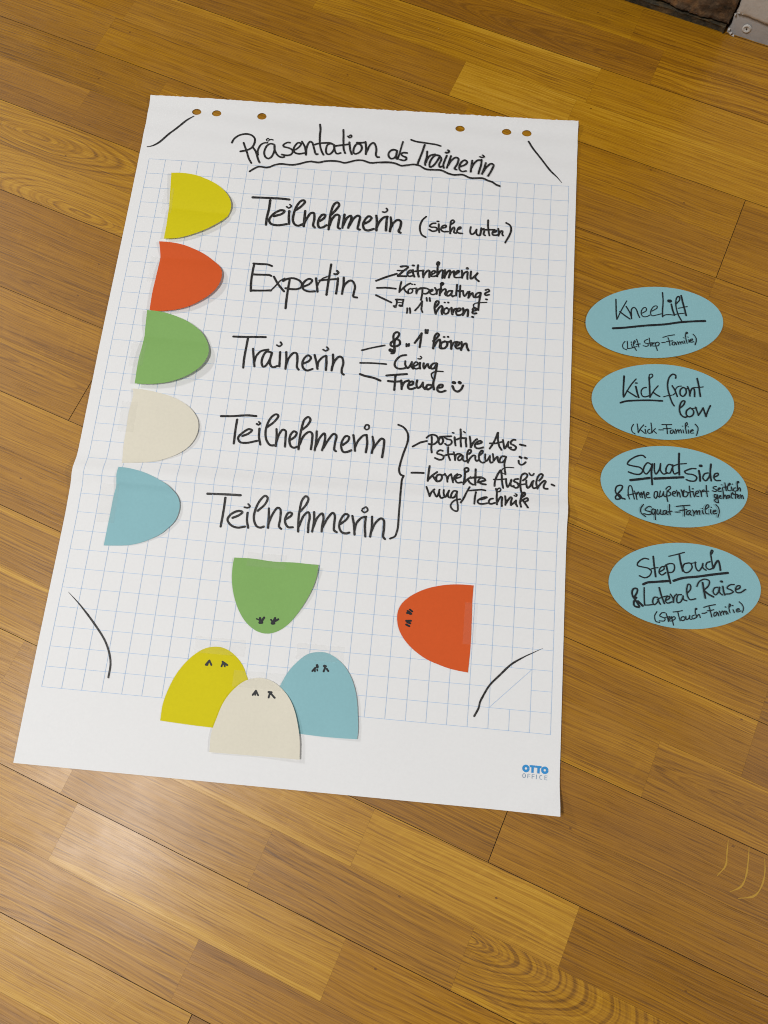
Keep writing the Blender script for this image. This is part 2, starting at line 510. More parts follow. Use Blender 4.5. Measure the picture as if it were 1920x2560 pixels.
def build_brick_wall():
    w = thing('brick_wall', 'rough dark brown brick wall left of the white plaster at the top right corner', 'wall')
    bm = bmesh.new()
    lay = bm.loops.layers.float_color.new('tint')
    rnd = random.Random(11)
    # worn course right on the floor, then full courses above its washed-out joint
    z, row = -0.03, 0
    while z < 0.62:
        h = 0.0425 if row == 0 else 0.066
        t = CORNER_T
        first = True
        while t > -1.6:
            ln = 0.62 if row == 0 else rnd.uniform(0.19, 0.20) if (first and row % 2 == 0) else rnd.uniform(0.225, 0.245)
            first = False
            v = rnd.uniform(0.75, 1.25)
            tint = (v * rnd.uniform(0.95, 1.15), v, v * rnd.uniform(0.85, 1.0))
            if row == 0:
                tint = (0.80 * v, 0.88 * v, 0.85 * v)
            elif row == 1 and t == CORNER_T:
                tint = (1.15, 1.0, 0.85)
            rough_block(bm, t - ln, t, z, z + h, WALL_N + rnd.uniform(-0.002, 0.002), 0.06, 0.002 if row == 0 else 0.0045, rnd.uniform(0, 90), tint, lay, 0.0035 if (t > -0.2 and row < 3) else 0.009)
            t -= ln + rnd.uniform(0.002, 0.006) if row == 0 else ln + rnd.uniform(0.009, 0.014)
        z += h + (0.0050 if row == 0 else rnd.uniform(0.009, 0.013))
        row += 1
    obj('bricks', bm, brick_material(), w)
    # mortar bed set back behind the faces
    bm = bmesh.new()
    lay = bm.loops.layers.float_color.new('tint')
    rough_block(bm, -1.62, CORNER_T + 0.012, -0.02, 0.62, WALL_N + 0.016, 0.04, 0.003, 4.2, (0.62, 0.60, 0.55), lay, 0.02)
    obj('mortar', bm, brick_material(), w)


build_brick_wall()


def build_white_wall():
    w = thing('plaster_wall', 'white painted plaster wall with a cracked ledge at the top right corner', 'wall')
    white = plaster_material('white_wall_paint', (0.60, 0.57, 0.53), (0.70, 0.67, 0.63))
    grey = plaster_material('greyish_skirting_paint', (0.50, 0.49, 0.485), (0.58, 0.57, 0.56))
    x0, x1 = CORNER_T + 0.0045, 1.9

    def ledge(t):
        return 0.0375 - 0.055 * max(0, t - x0) * (1 if t < x0 + 0.15 else 0) - (0.00825 if t >= x0 + 0.15 else 0) + 0.0012 * noise.noise(Vector((t * 90, 0, 2)))

    # lower skirting band and upper plaster, each a rough slab, split along an uneven crack
    for name, mat, lo, hi, nf, amp in (('skirting', grey, lambda t: -0.02, lambda t: ledge(t) - 0.0016, WALL_N + 0.002, 0.0006),
                                       ('upper_plaster', white, lambda t: ledge(t), lambda t: 0.62, WALL_N - 0.0035, 0.0012)):
        bm = bmesh.new()
        ts = [x0 + i * 0.004 for i in range(90)] + [x0 + 0.36 + i * 0.06 for i in range(1, 21)]
        zs = [0.0, .15, .3, .45, .6, .75, .85, .93, 1.0] if name == 'skirting' else [0, .004, .01, .018, .03, .06, .12, .25, .5, 1.0]
        rows = []
        for b in zs:
            row = []
            for t in ts:
                z = lo(t) + (hi(t) - lo(t)) * b
                e = min(t - x0, 1)
                d = amp * noise.noise(Vector((t * 60, z * 60, 1.1)))
                d -= 0.0012 * max(0, 1 - e / 0.004) ** 2
                if name == 'skirting':
                    d -= 0.0015 * max(0, (b - 0.85) / 0.15) ** 2
                else:
                    d -= 0.003 * max(0, 1 - b / 0.006) ** 2
                if t == ts[0]:
                    z2 = z
                row.append(bm.verts.new(fl(t + 0.0024 * noise.noise(Vector((z * 120, 3, 3))) * max(0, 1 - e / 0.01), nf - d, z)))
            rows.append(row)
        bt, bb = [], []
        for r0, r1 in zip(rows, rows[1:]):
            for i in range(len(ts) - 1):
                bm.faces.new((r0[i], r0[i + 1], r1[i + 1], r1[i])).smooth = True
        # returns: left end, top and bottom running back into the wall
        lb = [bm.verts.new(fl(x0, WALL_N + 0.06, lo(x0) + (hi(x0) - lo(x0)) * b)) for b in zs]
        for i in range(len(zs) - 1):
            bm.faces.new((lb[i], rows[i][0], rows[i + 1][0], lb[i + 1]))
        for r, k in ((rows[0], 0), (rows[-1], 1)):
            bk = [bm.verts.new(fl(t, WALL_N + 0.06, (lo(t), hi(t))[k])) for t in ts]
            for i in range(len(ts) - 1):
                q = (r[i], bk[i], bk[i + 1], r[i + 1])
                bm.faces.new(q if k == 0 else q[::-1])
        obj(name, bm, mat, w)
    # crumbs of plaster broken off along the crack and at the foot
    bm = bmesh.new()
    rnd = random.Random(5)
    for tt, zz, rad in ((0.008, 0.041, .0042), (0.014, 0.0395, .0030), (0.021, 0.040, .0024), (0.005, 0.034, .0030), (0.010, 0.0035, .0040), (0.015, 0.0015, .0028), (0.006, 0.009, .0026), (0.034, 0.038, .002), (0.05, 0.0365, .0022)):
        r0 = bmesh.ops.create_icosphere(bm, subdivisions=2, radius=rad * 0.8)
        o3 = fl(CORNER_T + tt, WALL_N - 0.0015, zz)
        for v in r0['verts']:
            k = 0.75 + 0.9 * noise.noise(v.co * 330 + Vector((tt * 900, zz * 700, 0)))
            v.co = o3 + v.co * k
    obj('crumbs', bm, white, w)
    # a countersunk screw in its crater of filler
    bm = bmesh.new()
    c = fl(CORNER_T + 0.0295, WALL_N + 0.0010, 0.0165)
    prof = [(0.0072, 0.0), (0.0058, 0.0016), (0.0046, 0.0018), (0.0030, 0.0004), (0.0016, -0.0006), (0.0, -0.0006)]
    ring = []
    for r, h in prof:
        rr = []
        for i in range(14):
            a = i / 14 * math.tau
            k = 1 + 0.12 * noise.noise(Vector((math.cos(a) * 2, math.sin(a) * 2, r * 500)))
            rr.append(bm.verts.new(c + fl(r * k * math.cos(a), -h, r * k * math.sin(a))))
        ring.append(rr)
    for r0, r1 in zip(ring, ring[1:]):
        for i in range(14):
            bm.faces.new((r0[i], r0[(i + 1) % 14], r1[(i + 1) % 14], r1[i])).smooth = True
    obj('screw_plug', bm, plaster_material('filler', (0.72, 0.70, 0.66), (0.80, 0.78, 0.74)), w)
    bm = bmesh.new()
    bmesh.ops.create_circle(bm, cap_ends=True, segments=10, radius=0.0014)
    for v in bm.verts:
        v.co = c + fl(v.co.x, -0.0012, v.co.y)
    m, tree, bsdf = new_mat('dark_screw_hole')
    bsdf.inputs['Base Color'].default_value = (0.02, 0.018, 0.015, 1)
    obj('screw', bm, m, w)


build_white_wall()


# ---------------------------------------------------------------- paper and ink materials
def paper_material(name, col, var=0.02, rough=0.62, mottling=0.35):
    m, tree, bsdf = new_mat(name)
    N = NT(tree)
    g = N.n('ShaderNodeNewGeometry').outputs['Position']
    n1 = N.noise(g, 260.0, 3.0, 0.6)
    n2 = N.noise(g, 9.0, 3.0, 0.55)
    f = N.math('ADD', N.math('MULTIPLY', n1, 1 - mottling), N.math('MULTIPLY', n2, mottling))
    a = tuple(max(0, c * (1 - var)) for c in col)
    b = tuple(min(1, c * (1 + var)) for c in col)
    N.l(N.mix(N.maprange(f, 0.35, 0.65, 0, 1), a, b), bsdf.inputs['Base Color'])
    bsdf.inputs['Roughness'].default_value = rough
    bsdf.inputs['IOR'].default_value = 1.28
    bp = N.n('ShaderNodeBump')
    bp.inputs['Strength'].default_value = 0.25
    bp.inputs['Distance'].default_value = 0.0004
    N.l(N.noise(g, 520.0, 3.0, 0.6), bp.inputs['Height'])
    N.l(bp.outputs[0], bsdf.inputs['Normal'])
    return m


def ink_material(name, base, dry):
    m, tree, bsdf = new_mat(name)
    N = NT(tree)
    uv = N.n('ShaderNodeUVMap', uv_map='stroke').outputs[0]
    sp = N.n('ShaderNodeSeparateXYZ')
    N.l(uv, sp.inputs[0])
    n1 = N.noise(N.xyz(N.math('MULTIPLY', sp.outputs[0], 30.0), N.math('MULTIPLY', sp.outputs[1], 3.2), 0.0), 1.0, 3.0, 0.6)
    # a fast pen leaves paler streaks along the middle of the stroke
    N.l(N.mix(N.maprange(n1, 0.50, 0.72, 0, 1), base, dry), bsdf.inputs['Base Color'])
    bsdf.inputs['Roughness'].default_value = 0.5
    bsdf.inputs['IOR'].default_value = 1.35
    return m


INK = ink_material('black_marker', (0.014, 0.0125, 0.012), (0.12, 0.115, 0.11))
INK_CARD = ink_material('black_marker_on_card', (0.010, 0.012, 0.014), (0.030, 0.036, 0.040))


# ---------------------------------------------------------------- thin sheets: outline, thickness, height field
def inside(p, poly):
    x, y = p
    r = False
    j = len(poly) - 1
    for i in range(len(poly)):
        xi, yi = poly[i]
        xj, yj = poly[j]
        if (yi > y) != (yj > y) and x < (xj - xi) * (y - yi) / (yj - yi) + xi:
            r = not r
        j = i
    return r


def sheet_bmesh(poly, zf, step, thick, holes=(), lines=()):
    """A real sheet: top and bottom faces thick apart, following zf, with edge walls along outline and holes."""
    vs = [Vector(p) for p in poly]
    ed = [(i, (i + 1) % len(poly)) for i in range(len(poly))]
    for h in holes:
        b = len(vs)
        vs += [Vector(p) for p in h]
        ed += [(b + i, b + (i + 1) % len(h)) for i in range(len(h))]
    x0, x1 = min(p[0] for p in poly), max(p[0] for p in poly)
    y0, y1 = min(p[1] for p in poly), max(p[1] for p in poly)
    bx = int((x1 - x0) / step) + 1
    by = int((y1 - y0) / step) + 1
    for j in range(1, by):
        for i in range(1, bx):
            p = (x0 + (x1 - x0) * (i + (0.5 if j % 2 else 0)) / bx, y0 + (y1 - y0) * j / by)
            if inside(p, poly) and not any((p[0] - h[0][0]) ** 2 + (p[1] - h[0][1]) ** 2 < 0.0001 for h in holes):
                vs.append(Vector(p))
    ed_n = len(ed)
    for ln in lines:
        b = len(vs)
        pts = [p for p in ln if inside(p, poly)]
        vs += [Vector(p) for p in pts]
        ed += [(b + i, b + i + 1) for i in range(len(pts) - 1)]
    ov, oe, of, _, _, _ = delaunay_2d_cdt(vs, ed, [], 0, 1e-6)
    tris = []
    for f in of:
        c = (sum(ov[i][0] for i in f) / len(f), sum(ov[i][1] for i in f) / len(f))
        if inside(c, poly) and not any(inside(c, h) for h in holes):
            a = ov[f[0]]
            b = ov[f[1]]
            d = ov[f[2]]
            if (b[0] - a[0]) * (d[1] - a[1]) - (b[1] - a[1]) * (d[0] - a[0]) < 0:
                f = list(reversed(f))
            tris.append(list(f))
    bm = bmesh.new()
    top, bot = {}, {}

    def tv(i):
        if i not in top:
            x, y = ov[i][0], ov[i][1]
            z = zf(x, y)
            top[i] = bm.verts.new((x, y, z))
            bot[i] = bm.verts.new((x, y, z - thick))
        return top[i]
    cnt = {}
    for f in tris:
        bm.faces.new([tv(i) for i in f]).smooth = True
        bm.faces.new([bot[i] for i in reversed(f)]).smooth = True
        for a, b in zip(f, f[1:] + f[:1]):
            cnt[(a, b)] = 1
    for a, b in cnt:
        if (b, a) not in cnt:
            q = [bm.verts.new(v.co) for v in (top[b], top[a], bot[a], bot[b])]
            bm.faces.new(q)
    return bm


def catmull(P, seg):
    """Points on a smooth curve through P, about seg apart."""
    if len(P) == 2:
        n = max(1, int((Vector(P[1]) - Vector(P[0])).length / seg))
        return [Vector(P[0]).lerp(Vector(P[1]), i / n) for i in range(n + 1)]
    P = [Vector(p) for p in P]
    out = [P[0]]
    for i in range(len(P) - 1):
        p0 = P[i - 1] if i else P[0] * 2 - P[1]
        p1, p2 = P[i], P[i + 1]
        p3 = P[i + 2] if i + 2 < len(P) else P[-1] * 2 - P[-2]
        d1 = max(1e-5, (p1 - p0).length) ** 0.5
        d2 = max(1e-5, (p2 - p1).length) ** 0.5
        d3 = max(1e-5, (p3 - p2).length) ** 0.5
        m1 = ((p1 - p0) / d1 - (p2 - p0) / (d1 + d2) + (p2 - p1) / d2) * d2
        m2 = ((p2 - p1) / d2 - (p3 - p1) / (d2 + d3) + (p3 - p2) / d3) * d2
        n = max(2, int((p2 - p1).length / seg) + 1)
        for k in range(1, n + 1):
            s = k / n
            out.append(p1 * (2 * s ** 3 - 3 * s * s + 1) + m1 * (s ** 3 - 2 * s * s + s) + p2 * (3 * s * s - 2 * s ** 3) + m2 * (s ** 3 - s * s))
    return out


def ribbon(bm, uvl, pts, width, zf, lift, taper=(1, 1), cap=True, wob=0.0, seed=0.0):
    """One pen stroke (or printed line) as a thin ribbon lying on the surface zf."""
    n = len(pts)
    L = R = None
    prev = None
    dist = 0.0
    first = last = None
    for i, p in enumerate(pts):
        a = pts[max(0, i - 1)]
        b = pts[min(n - 1, i + 1)]
        d = (b - a)
        if d.length < 1e-7:
            d = Vector((1, 0))
        d.normalize()
        s = i / max(1, n - 1)
        if i:
            dist += (p - pts[i - 1]).length
        w = width * 0.5 * (taper[0] + (taper[1] - taper[0]) * s)
        if taper != (1, 1):
            w = width * 0.5 * min(1.0, taper[0] + s * 2.6 if taper[0] < 1 else 1.0, taper[1] + (1 - s) * 2.6 if taper[1] < 1 else 1.0)
        if wob:
            w *= 1 + wob * noise.noise(Vector((dist * 160, seed, 0.5)))
        nrm = Vector((-d.y, d.x))
        l, r = p + nrm * w, p - nrm * w
        zl = lift + min(dist, 0.1) * 0.0006
        vl = bm.verts.new((l.x, l.y, zf(l.x, l.y) + zl))
        vr = bm.verts.new((r.x, r.y, zf(r.x, r.y) + zl))
        if prev:
            f = bm.faces.new((prev[1], vr, vl, prev[0]))
            for lp, q in zip(f.loops, ((dp, 0), (dist, 0), (dist, 1), (dp, 1))):
                lp[uvl].uv = (q[0] * 10 + seed * 7, q[1])
        prev = (vl, vr)
        dp = dist
        if i == 0:
            first = (p, d, vl, vr, w, zl)
        last = (p, d, vl, vr, w, zl)
    if cap:
        for (p, d, vl, vr, w, zl), sg in ((first, -1), (last, 1)):
            arc = []
            nrm = Vector((-d.y, d.x))
            for k in range(1, 6):
                a = math.pi * k / 6
                q = p + nrm * w * math.cos(a) + d * sg * w * math.sin(a)
                arc.append(bm.verts.new((q.x, q.y, zf(q.x, q.y) + zl)))
            ring = [vl] + arc + [vr]
            f = bm.faces.new(ring if sg < 0 else ring[::-1])
            for lp in f.loops:
                lp[uvl].uv = (dist * 10 + seed * 7, 0.5)


build_floor()

STROKES = """
@sheet heading
308:-1921,4247 -1901,4321 -1847,4386 -1770,4420 -1706,4426 -1639,4406 -1592,4358 -1581,4287 -1594,4214 -1627,4163 -1687,4126 -1772,4102
305:-1746,4262 -1709,4176 -1669,4086 -1628,3987 -1581,3910
305:-1594,4185 -1551,4132 -1518,4061 -1482,3971 -1458,3930
306:-1502,4062 -1513,4116 -1505,4182 -1479,4250 -1436,4285 -1389,4293
306:-1285,4268 -1339,4279 -1382,4244 -1410,4161 -1409,4087 -1377,4026 -1331,4011 -1292,4050 -1267,4135 -1268,4203 -1280,4264
305:-1280,4264 -1264,4174 -1226,4101 -1181,4059 -1132,4046 -1105,4056
193:-1412,4343 -1396,4373 -1370,4356 -1378,4326 -1402,4329 -1413,4348
211:-1365,4348 -1342,4358 -1312,4351
306:-1051,4323 -1095,4320 -1145,4271 -1133,4241 -1058,4223 -998,4188 -991,4139 -1018,4099 -1080,4085 -1145,4094
306:-955,4197 -903,4258 -882,4318 -928,4331 -969,4272 -981,4195 -952,4143 -886,4129 -805,4151
305:-874,4355 -825,4275 -798,4187 -785,4119
303:-1584,3761 -1531,3809 -1465,3852 -1410,3854 -1345,3848 -1299,3862 -1226,3906 -1133,3932 -1053,3929 -974,3928 -881,3950 -759,3997 -689,4012
@sheet heading
305:-784,4129 -792,4228 -779,4316 -752,4362 -718,4348 -685,4267 -648,4161 -629,4138 -612,4149
306:-675,4317 -633,4336 -507,4358 -442,4358 -392,4335
307:-638,4684 -620,4595 -615,4472 -602,4347 -580,4257 -542,4171 -524,4142
305:-405,4343 -450,4349 -487,4320 -497,4234 -477,4167 -437,4160 -395,4214 -378,4273 -379,4327
305:-386,4318 -361,4227 -327,4180 -274,4200
306:-366,4315 -280,4334 -162,4358
306:-275,4614 -261,4502 -247,4362 -233,4266 -206,4201
305:-161,4390 -145,4308 -126,4237 -105,4190
246:-196,4497 -169,4469 -136,4498 -152,4527 -177,4499
305:-12,4378 -51,4367 -84,4294 -81,4221 -51,4200 9,4238 35,4302 18,4354 -12,4374
306:-46,4394 18,4394 77,4407
305:80,4417 97,4324 104,4208
304:103,4217 124,4291 163,4382 201,4408 237,4360 255,4291 255,4210 279,4169 306,4171
302:-689,4010 -578,4002 -501,4027 -408,4043 -280,4042 -199,4026 -138,4042 -46,4078 16,4091 80,4089 186,4057 303,4074 429,4089 500,4090
@sheet heading
302:563,4300 504,4312 450,4267 444,4208 483,4159 534,4174 563,4229
302:565,4300 560,4229 569,4160
253:639,4465 614,4309 587,4157
302:716,4271 658,4271 631,4247 657,4216 711,4193 708,4153 669,4140 622,4150
304:759,4514 825,4490 1012,4469 1140,4454 1205,4434
302:968,4435 939,4292 899,4146 887,4082
301:1014,4317 1014,4220 998,4126 1002,4077
301:1009,4127 1032,4208 1074,4256 1136,4273
301:1200,4257 1143,4260 1090,4199 1063,4103 1078,4048 1122,4079 1173,4165 1207,4245
300:1200,4257 1233,4202 1206,4100 1221,4059 1248,4075
300:1309,4264 1286,4186 1269,4104 1279,4049
328:1288,4317 1322,4317 1338,4349 1319,4362
300:1372,4262 1355,4190 1337,4109 1324,4053
300:1338,4095 1378,4179 1443,4241 1484,4224 1473,4132 1439,4047 1468,4033
300:1516,4088 1588,4127 1619,4175 1582,4205 1539,4176 1509,4108 1513,4039 1550,4007 1612,4019
299:1691,4206 1685,4121 1680,4010
300:1688,4080 1723,4162 1776,4218 1821,4221
299:1827,4228 1826,4144 1809,4062 1796,3984
251:1801,4280 1830,4269 1864,4285 1839,4312
299:1893,4180 1875,4094 1847,3982
299:1857,4010 1908,4110 1973,4173 2008,4156 1985,4062 1939,3954
299:318,4072 501,4084 571,4071 643,4042 734,4056 835,4078 917,4063 1013,4008 1139,4003 1242,4004 1348,3957 1440,3936 1565,3948 1681,3900 1862,3907 1944,3873 2013,3851 2060,3815 2118,3793
@sheet corner_stroke
314;.4,.5:-3193,4085 -3113,4112 -3014,4186 -2849,4395 -2678,4588 -2570,4679
@sheet corner_stroke
281;1,.3:2507,4611 2565,4515 2680,4364 2835,4139 2946,4026 3023,3930
@sheet corner_stroke
250;.15,.9:-3033,-2683 -2859,-2826 -2629,-3047 -2453,-3246 -2368,-3396 -2328,-3526 -2324,-3691
@sheet corner_stroke
246;.1,1:2998,-2854 2885,-2917 2763,-2986 2617,-3087 2491,-3221 2366,-3363 2302,-3482 2263,-3571 2249,-3643 2203,-3742
@sheet handwriting
373:-1478,3318 -1275,3326 -1040,3332 -937,3327
370:-1215,3290 -1213,3154 -1225,3009 -1223,2875
368:-1126,3026 -1008,3082 -983,3129 -1046,3133 -1145,3052 -1187,2958 -1156,2899 -1060,2880 -924,2910
368:-913,3135 -907,3019 -891,2917
270:-961,3203 -927,3183 -893,3219 -919,3243
369:-815,3162 -746,3232 -705,3308 -726,3334 -771,3311 -821,3207 -844,3079 -839,2971 -800,2912 -752,2899 -694,2931
368:-682,3156 -679,3040 -674,2897
367:-672,2942 -632,3062 -593,3128 -554,3132 -535,3035 -537,2918 -511,2890
367:-447,3007 -398,3056 -381,3111 -420,3117 -460,3059 -473,2968 -450,2899 -396,2904 -346,2944
369:-310,3108 -243,3204 -199,3299 -227,3342 -270,3311 -303,3181 -310,3037 -308,2876
366:-306,2929 -274,3058 -220,3134 -179,3120 -176,3012 -173,2914 -148,2904
367:-104,3144 -108,3036 -111,2919
366:-105,2965 -60,3094 -10,3134 3,3081 -18,2990 -27,2926
366:-15,2963 34,3084 90,3142 123,3127 118,3019 113,2920 142,2910
366:204,3017 269,3067 294,3122 253,3146 205,3088 183,2988 213,2919 261,2905 343,2938
366:360,3163 376,3075 384,2915
366:383,2968 423,3078 478,3145 524,3158
365:517,3148 518,3050 522,2925
268:447,3233 486,3231 514,3269 496,3296
365:571,3152 587,3055 580,2915
365:584,2965 625,3066 682,3115 723,3091 724,2993 707,2921 735,2902
@sheet handwriting
284:1085,3199 1036,3139 1009,3046 1013,2967 1046,2891 1102,2856
284:1230,3098 1182,3090 1146,3044 1172,3029 1235,3028 1262,3002 1239,2972 1191,2963 1146,2986
284:1275,3087 1280,3020 1292,2951
285:1252,3131 1269,3130
284:1324,3023 1381,3044 1384,3070 1350,3070 1318,3034 1316,2994 1347,2968 1415,2971
285:1446,3094 1483,3119 1496,3148 1475,3169 1451,3151 1444,3088 1443,3020 1451,2942
284:1454,2976 1479,3034 1497,3052 1509,3025 1503,2963 1533,2954
284:1553,3017 1596,3037 1594,3059 1570,3052 1553,3017 1546,2977 1581,2957 1625,2955
283:1740,3070 1734,3008 1747,2958 1776,2955 1812,3003 1825,3037
283:1825,3037 1823,2981 1845,2943 1874,2942
283:1891,3065 1885,2997 1879,2946
283:1883,2952 1898,3032 1930,3057 1937,3023 1931,2961 1951,2948
284:1983,3202 1985,3117 1995,3039 2014,2951
283:1956,3042 2014,3046 2081,3052
283:2055,2999 2103,3020 2111,3043 2082,3041 2055,3005 2062,2966 2106,2964 2134,2972
283:2134,3073 2146,3018 2145,2956
283:2148,2984 2175,3037 2199,3039 2196,2988 2210,2965
283:2245,3178 2301,3143 2321,3077 2303,2986 2264,2894 2247,2853
@sheet handwriting
332:-1319,2228 -1224,2227 -1112,2228 -1048,2208
329:-1307,2221 -1313,2101 -1313,1940 -1298,1787
330:-1306,2052 -1157,2058 -1068,2061 -1039,2049
327:-1294,1796 -1167,1804 -1014,1818
328:-999,2040 -930,1933 -827,1818
234:-1014,1818 -958,1894 -902,1979 -842,2027
327:-858,1982 -807,2018 -721,2037 -629,2007 -590,1960 -594,1898 -645,1869 -733,1862 -811,1869
326:-768,2008 -773,1872 -775,1711 -771,1553
327:-562,1913 -480,1963 -448,2022 -484,2046 -541,2014 -576,1937 -558,1876 -488,1845 -390,1852
327:-398,2063 -374,1953 -351,1849
234:-366,1929 -351,1992 -304,2064 -242,2101
328:-207,2305 -212,2128 -218,1941 -220,1810
328:-344,2030 -247,2050 -106,2074
326:-86,2089 -83,1976 -86,1840
329:-146,2153 -114,2149 -90,2182 -112,2206
326:-5,2108 3,1983 -2,1840
326:2,1934 33,2011 93,2066 133,2050 169,1972 162,1872 163,1811 213,1802
@sheet handwriting
323:459,2092 593,2163 739,2228
324:787,2349 868,2361 893,2349 839,2289 760,2196
249:746,2282 816,2287 873,2305
323:760,2192 812,2197 876,2199
274:901,2247 946,2278 938,2304 904,2281 891,2227 917,2202 963,2213
324:964,2306 971,2253 993,2202
325:955,2381 972,2380
324:1032,2391 1029,2331 1038,2265 1054,2207
274:997,2288 1049,2299 1118,2311
@sheet handwriting
307:1109,2313 1111,2262 1120,2201
307:1121,2220 1148,2281 1183,2319 1200,2308 1201,2262 1204,2211
278:1225,2252 1278,2287 1282,2315 1248,2312 1224,2271 1227,2233 1261,2228 1308,2243
308:1302,2418 1300,2449 1313,2465 1331,2451 1323,2419 1311,2387 1313,2325 1316,2232
307:1324,2264 1351,2320 1380,2338 1393,2308 1389,2261 1389,2211
307:1418,2341 1422,2287 1420,2217
307:1424,2248 1454,2313 1486,2346 1494,2324 1488,2269 1481,2226
263:1486,2253 1516,2314 1548,2339 1545,2289 1561,2248
263:1553,2266 1592,2300 1624,2338 1603,2348 1571,2314 1553,2266 1562,2236 1603,2236 1651,2243
307:1657,2352 1663,2306 1668,2237
307:1670,2260 1694,2316 1733,2342
306:1744,2328 1740,2281 1744,2224
440:1730,2393 1735,2391
306:1788,2347 1785,2285 1791,2231 1821,2249 1853,2290 1881,2323
306:1881,2327 1851,2267 1863,2237 1906,2202
@sheet handwriting
296:482,1979 620,1993 746,1988
@sheet handwriting
284:816,2103 807,2036 801,1937
284:806,1951 856,2014 904,2064 945,2090
283:856,2011 883,1964 927,1928
234:960,2010 933,1994 924,1954 944,1930 977,1946 986,1986 960,2010
235:966,2079 974,2078
235:1004,2079 1012,2076
222:984,2008 1029,2019
283:1038,2019 1039,1977 1045,1935
283:1046,1958 1065,2005 1098,2028 1128,2027
283:1122,2023 1125,1951 1116,1840
283:1077,2009 1127,2030 1180,2028 1222,2005 1208,1965 1175,1943 1140,1943
246:1235,1980 1269,2002 1267,2019 1245,2014 1230,1980 1244,1948 1279,1938 1313,1954
283:1297,2047 1320,2007 1330,1952
283:1328,1981 1343,2022 1388,2038
@sheet handwriting
290:1397,2100 1414,2124 1395,2138 1375,2121 1382,2075 1373,2006 1372,1933
436:1392,2124 1398,2121
289:1376,1968 1413,2024 1446,2042 1455,2012 1444,1966 1460,1944
289:1536,2019 1502,2016 1471,1975 1474,1938 1507,1944 1538,1989 1546,2020
289:1543,2016 1537,1958 1556,1929 1575,1946
290:1604,2124 1603,2040 1602,1948
289:1652,2113 1651,2028 1654,1933
289:1610,2025 1644,2028 1685,2031
289:1695,2032 1706,1972 1721,1950 1749,1991 1767,2023
289:1787,2028 1780,1978 1776,1932
288:1776,1928 1804,1980 1832,2013 1838,1975 1854,1942 1880,1948
289:1944,2022 1910,2019 1878,1986 1877,1948 1907,1950 1939,1991 1947,2018
287:1948,2014 1936,1930 1928,1831 1926,1748
187:1859,1795 1854,1825 1880,1850 1946,1867 2037,1878
289:2009,2069 2049,2084 2064,2058 2025,2032 2005,2012 2013,1989 2064,2001
288:2024,1926 2038,1923
@sheet handwriting
295:479,1863 590,1814 704,1765
@sheet handwriting
306:765,1817 820,1821 869,1822
269:774,1818 781,1766 772,1707
269:869,1819 864,1773 860,1721
159:786,1776 824,1776 861,1773
403:748,1711 765,1701
379:825,1728 841,1723
268:934,1695 937,1663 935,1618
268:969,1698 978,1660 981,1622
268:1046,1669 1087,1728 1132,1816
268:1135,1822 1133,1738 1133,1693 1151,1650
269:1191,1879 1196,1853 1201,1831
269:1234,1883 1238,1857 1244,1832
@sheet handwriting
330:1325,1743 1361,1799 1365,1837 1338,1842 1320,1803 1316,1727 1339,1642
329:1341,1661 1373,1732 1411,1773 1426,1744 1417,1690 1427,1646
286:1487,1749 1455,1724 1448,1678 1467,1653 1506,1668 1516,1721 1487,1745
244:1447,1829 1456,1827
302:1498,1833 1503,1831
243:1515,1729 1548,1739
329:1551,1754 1558,1702 1571,1654
329:1573,1681 1596,1736 1629,1746
300:1632,1701 1678,1727 1676,1754 1643,1747 1619,1692 1636,1649 1683,1653 1708,1670
329:1713,1760 1723,1701 1716,1655
329:1725,1671 1752,1734 1778,1747 1787,1706 1784,1642
329:1849,1749 1864,1777 1898,1768 1893,1745 1860,1731 1845,1704 1862,1690 1902,1697
328:1849,1637 1860,1634
@sheet handwriting
326:-1444,1062 -1288,1068 -1117,1081 -990,1088
323:-1237,1053 -1241,933 -1247,732 -1240,602
322:-1143,897 -1123,792 -1088,633
322:-1101,694 -1087,782 -1030,868 -931,900
322:-880,860 -950,867 -991,789 -995,689 -965,636 -933,657 -889,760 -873,854
321:-872,848 -886,735 -865,662 -828,640 -774,663
321:-761,875 -753,770 -745,659
264:-820,978 -784,961 -753,995 -774,1025
321:-676,882 -661,765 -655,629
321:-656,678 -630,792 -572,877 -532,874 -508,776 -500,665 -473,630
320:-417,727 -343,776 -326,827 -369,855 -415,808 -433,720 -402,648 -348,628 -283,657
320:-279,868 -246,772 -216,663
320:-220,699 -216,762 -168,840 -120,869
320:-116,863 -102,758 -98,654
263:-170,958 -134,942 -97,970 -123,1000
320:-26,895 -13,778 -20,654
319:-18,716 17,817 68,871 104,856 129,777 117,677 128,623 152,607
@sheet handwriting
263:364,992 507,1044 673,1094
323:808,1046 807,1184 842,1238 858,1290 825,1312 787,1283 780,1232 801,1121 816,1022 807,990 774,981
323:796,1177 754,1142 758,1098 821,1091 875,1127 870,1184 822,1204
548:756,1029 782,1021
298:970,1142 973,1105
298:1004,1145 1001,1114
324:1082,1169 1137,1264 1166,1324
323:1166,1324 1161,1216 1155,1109
301:1217,1383 1221,1332
301:1248,1382 1243,1334
323:1334,1219 1386,1280 1406,1326 1382,1343 1351,1296 1346,1208 1342,1107
322:1351,1139 1391,1224 1423,1252 1433,1190 1432,1128 1455,1117
322:1493,1227 1449,1198 1449,1129 1489,1120 1526,1161 1527,1218 1492,1231
287:1477,1295 1486,1294
287:1531,1302 1538,1301
322:1522,1217 1572,1234
322:1577,1247 1587,1179 1591,1123
322:1591,1154 1618,1219 1663,1236
322:1656,1166 1699,1207 1691,1232 1658,1216 1644,1171 1669,1136 1714,1146
322:1725,1241 1734,1179 1727,1116
321:1731,1141 1761,1207 1794,1222 1803,1173 1829,1119
@sheet handwriting
260:360,801 529,812 719,814
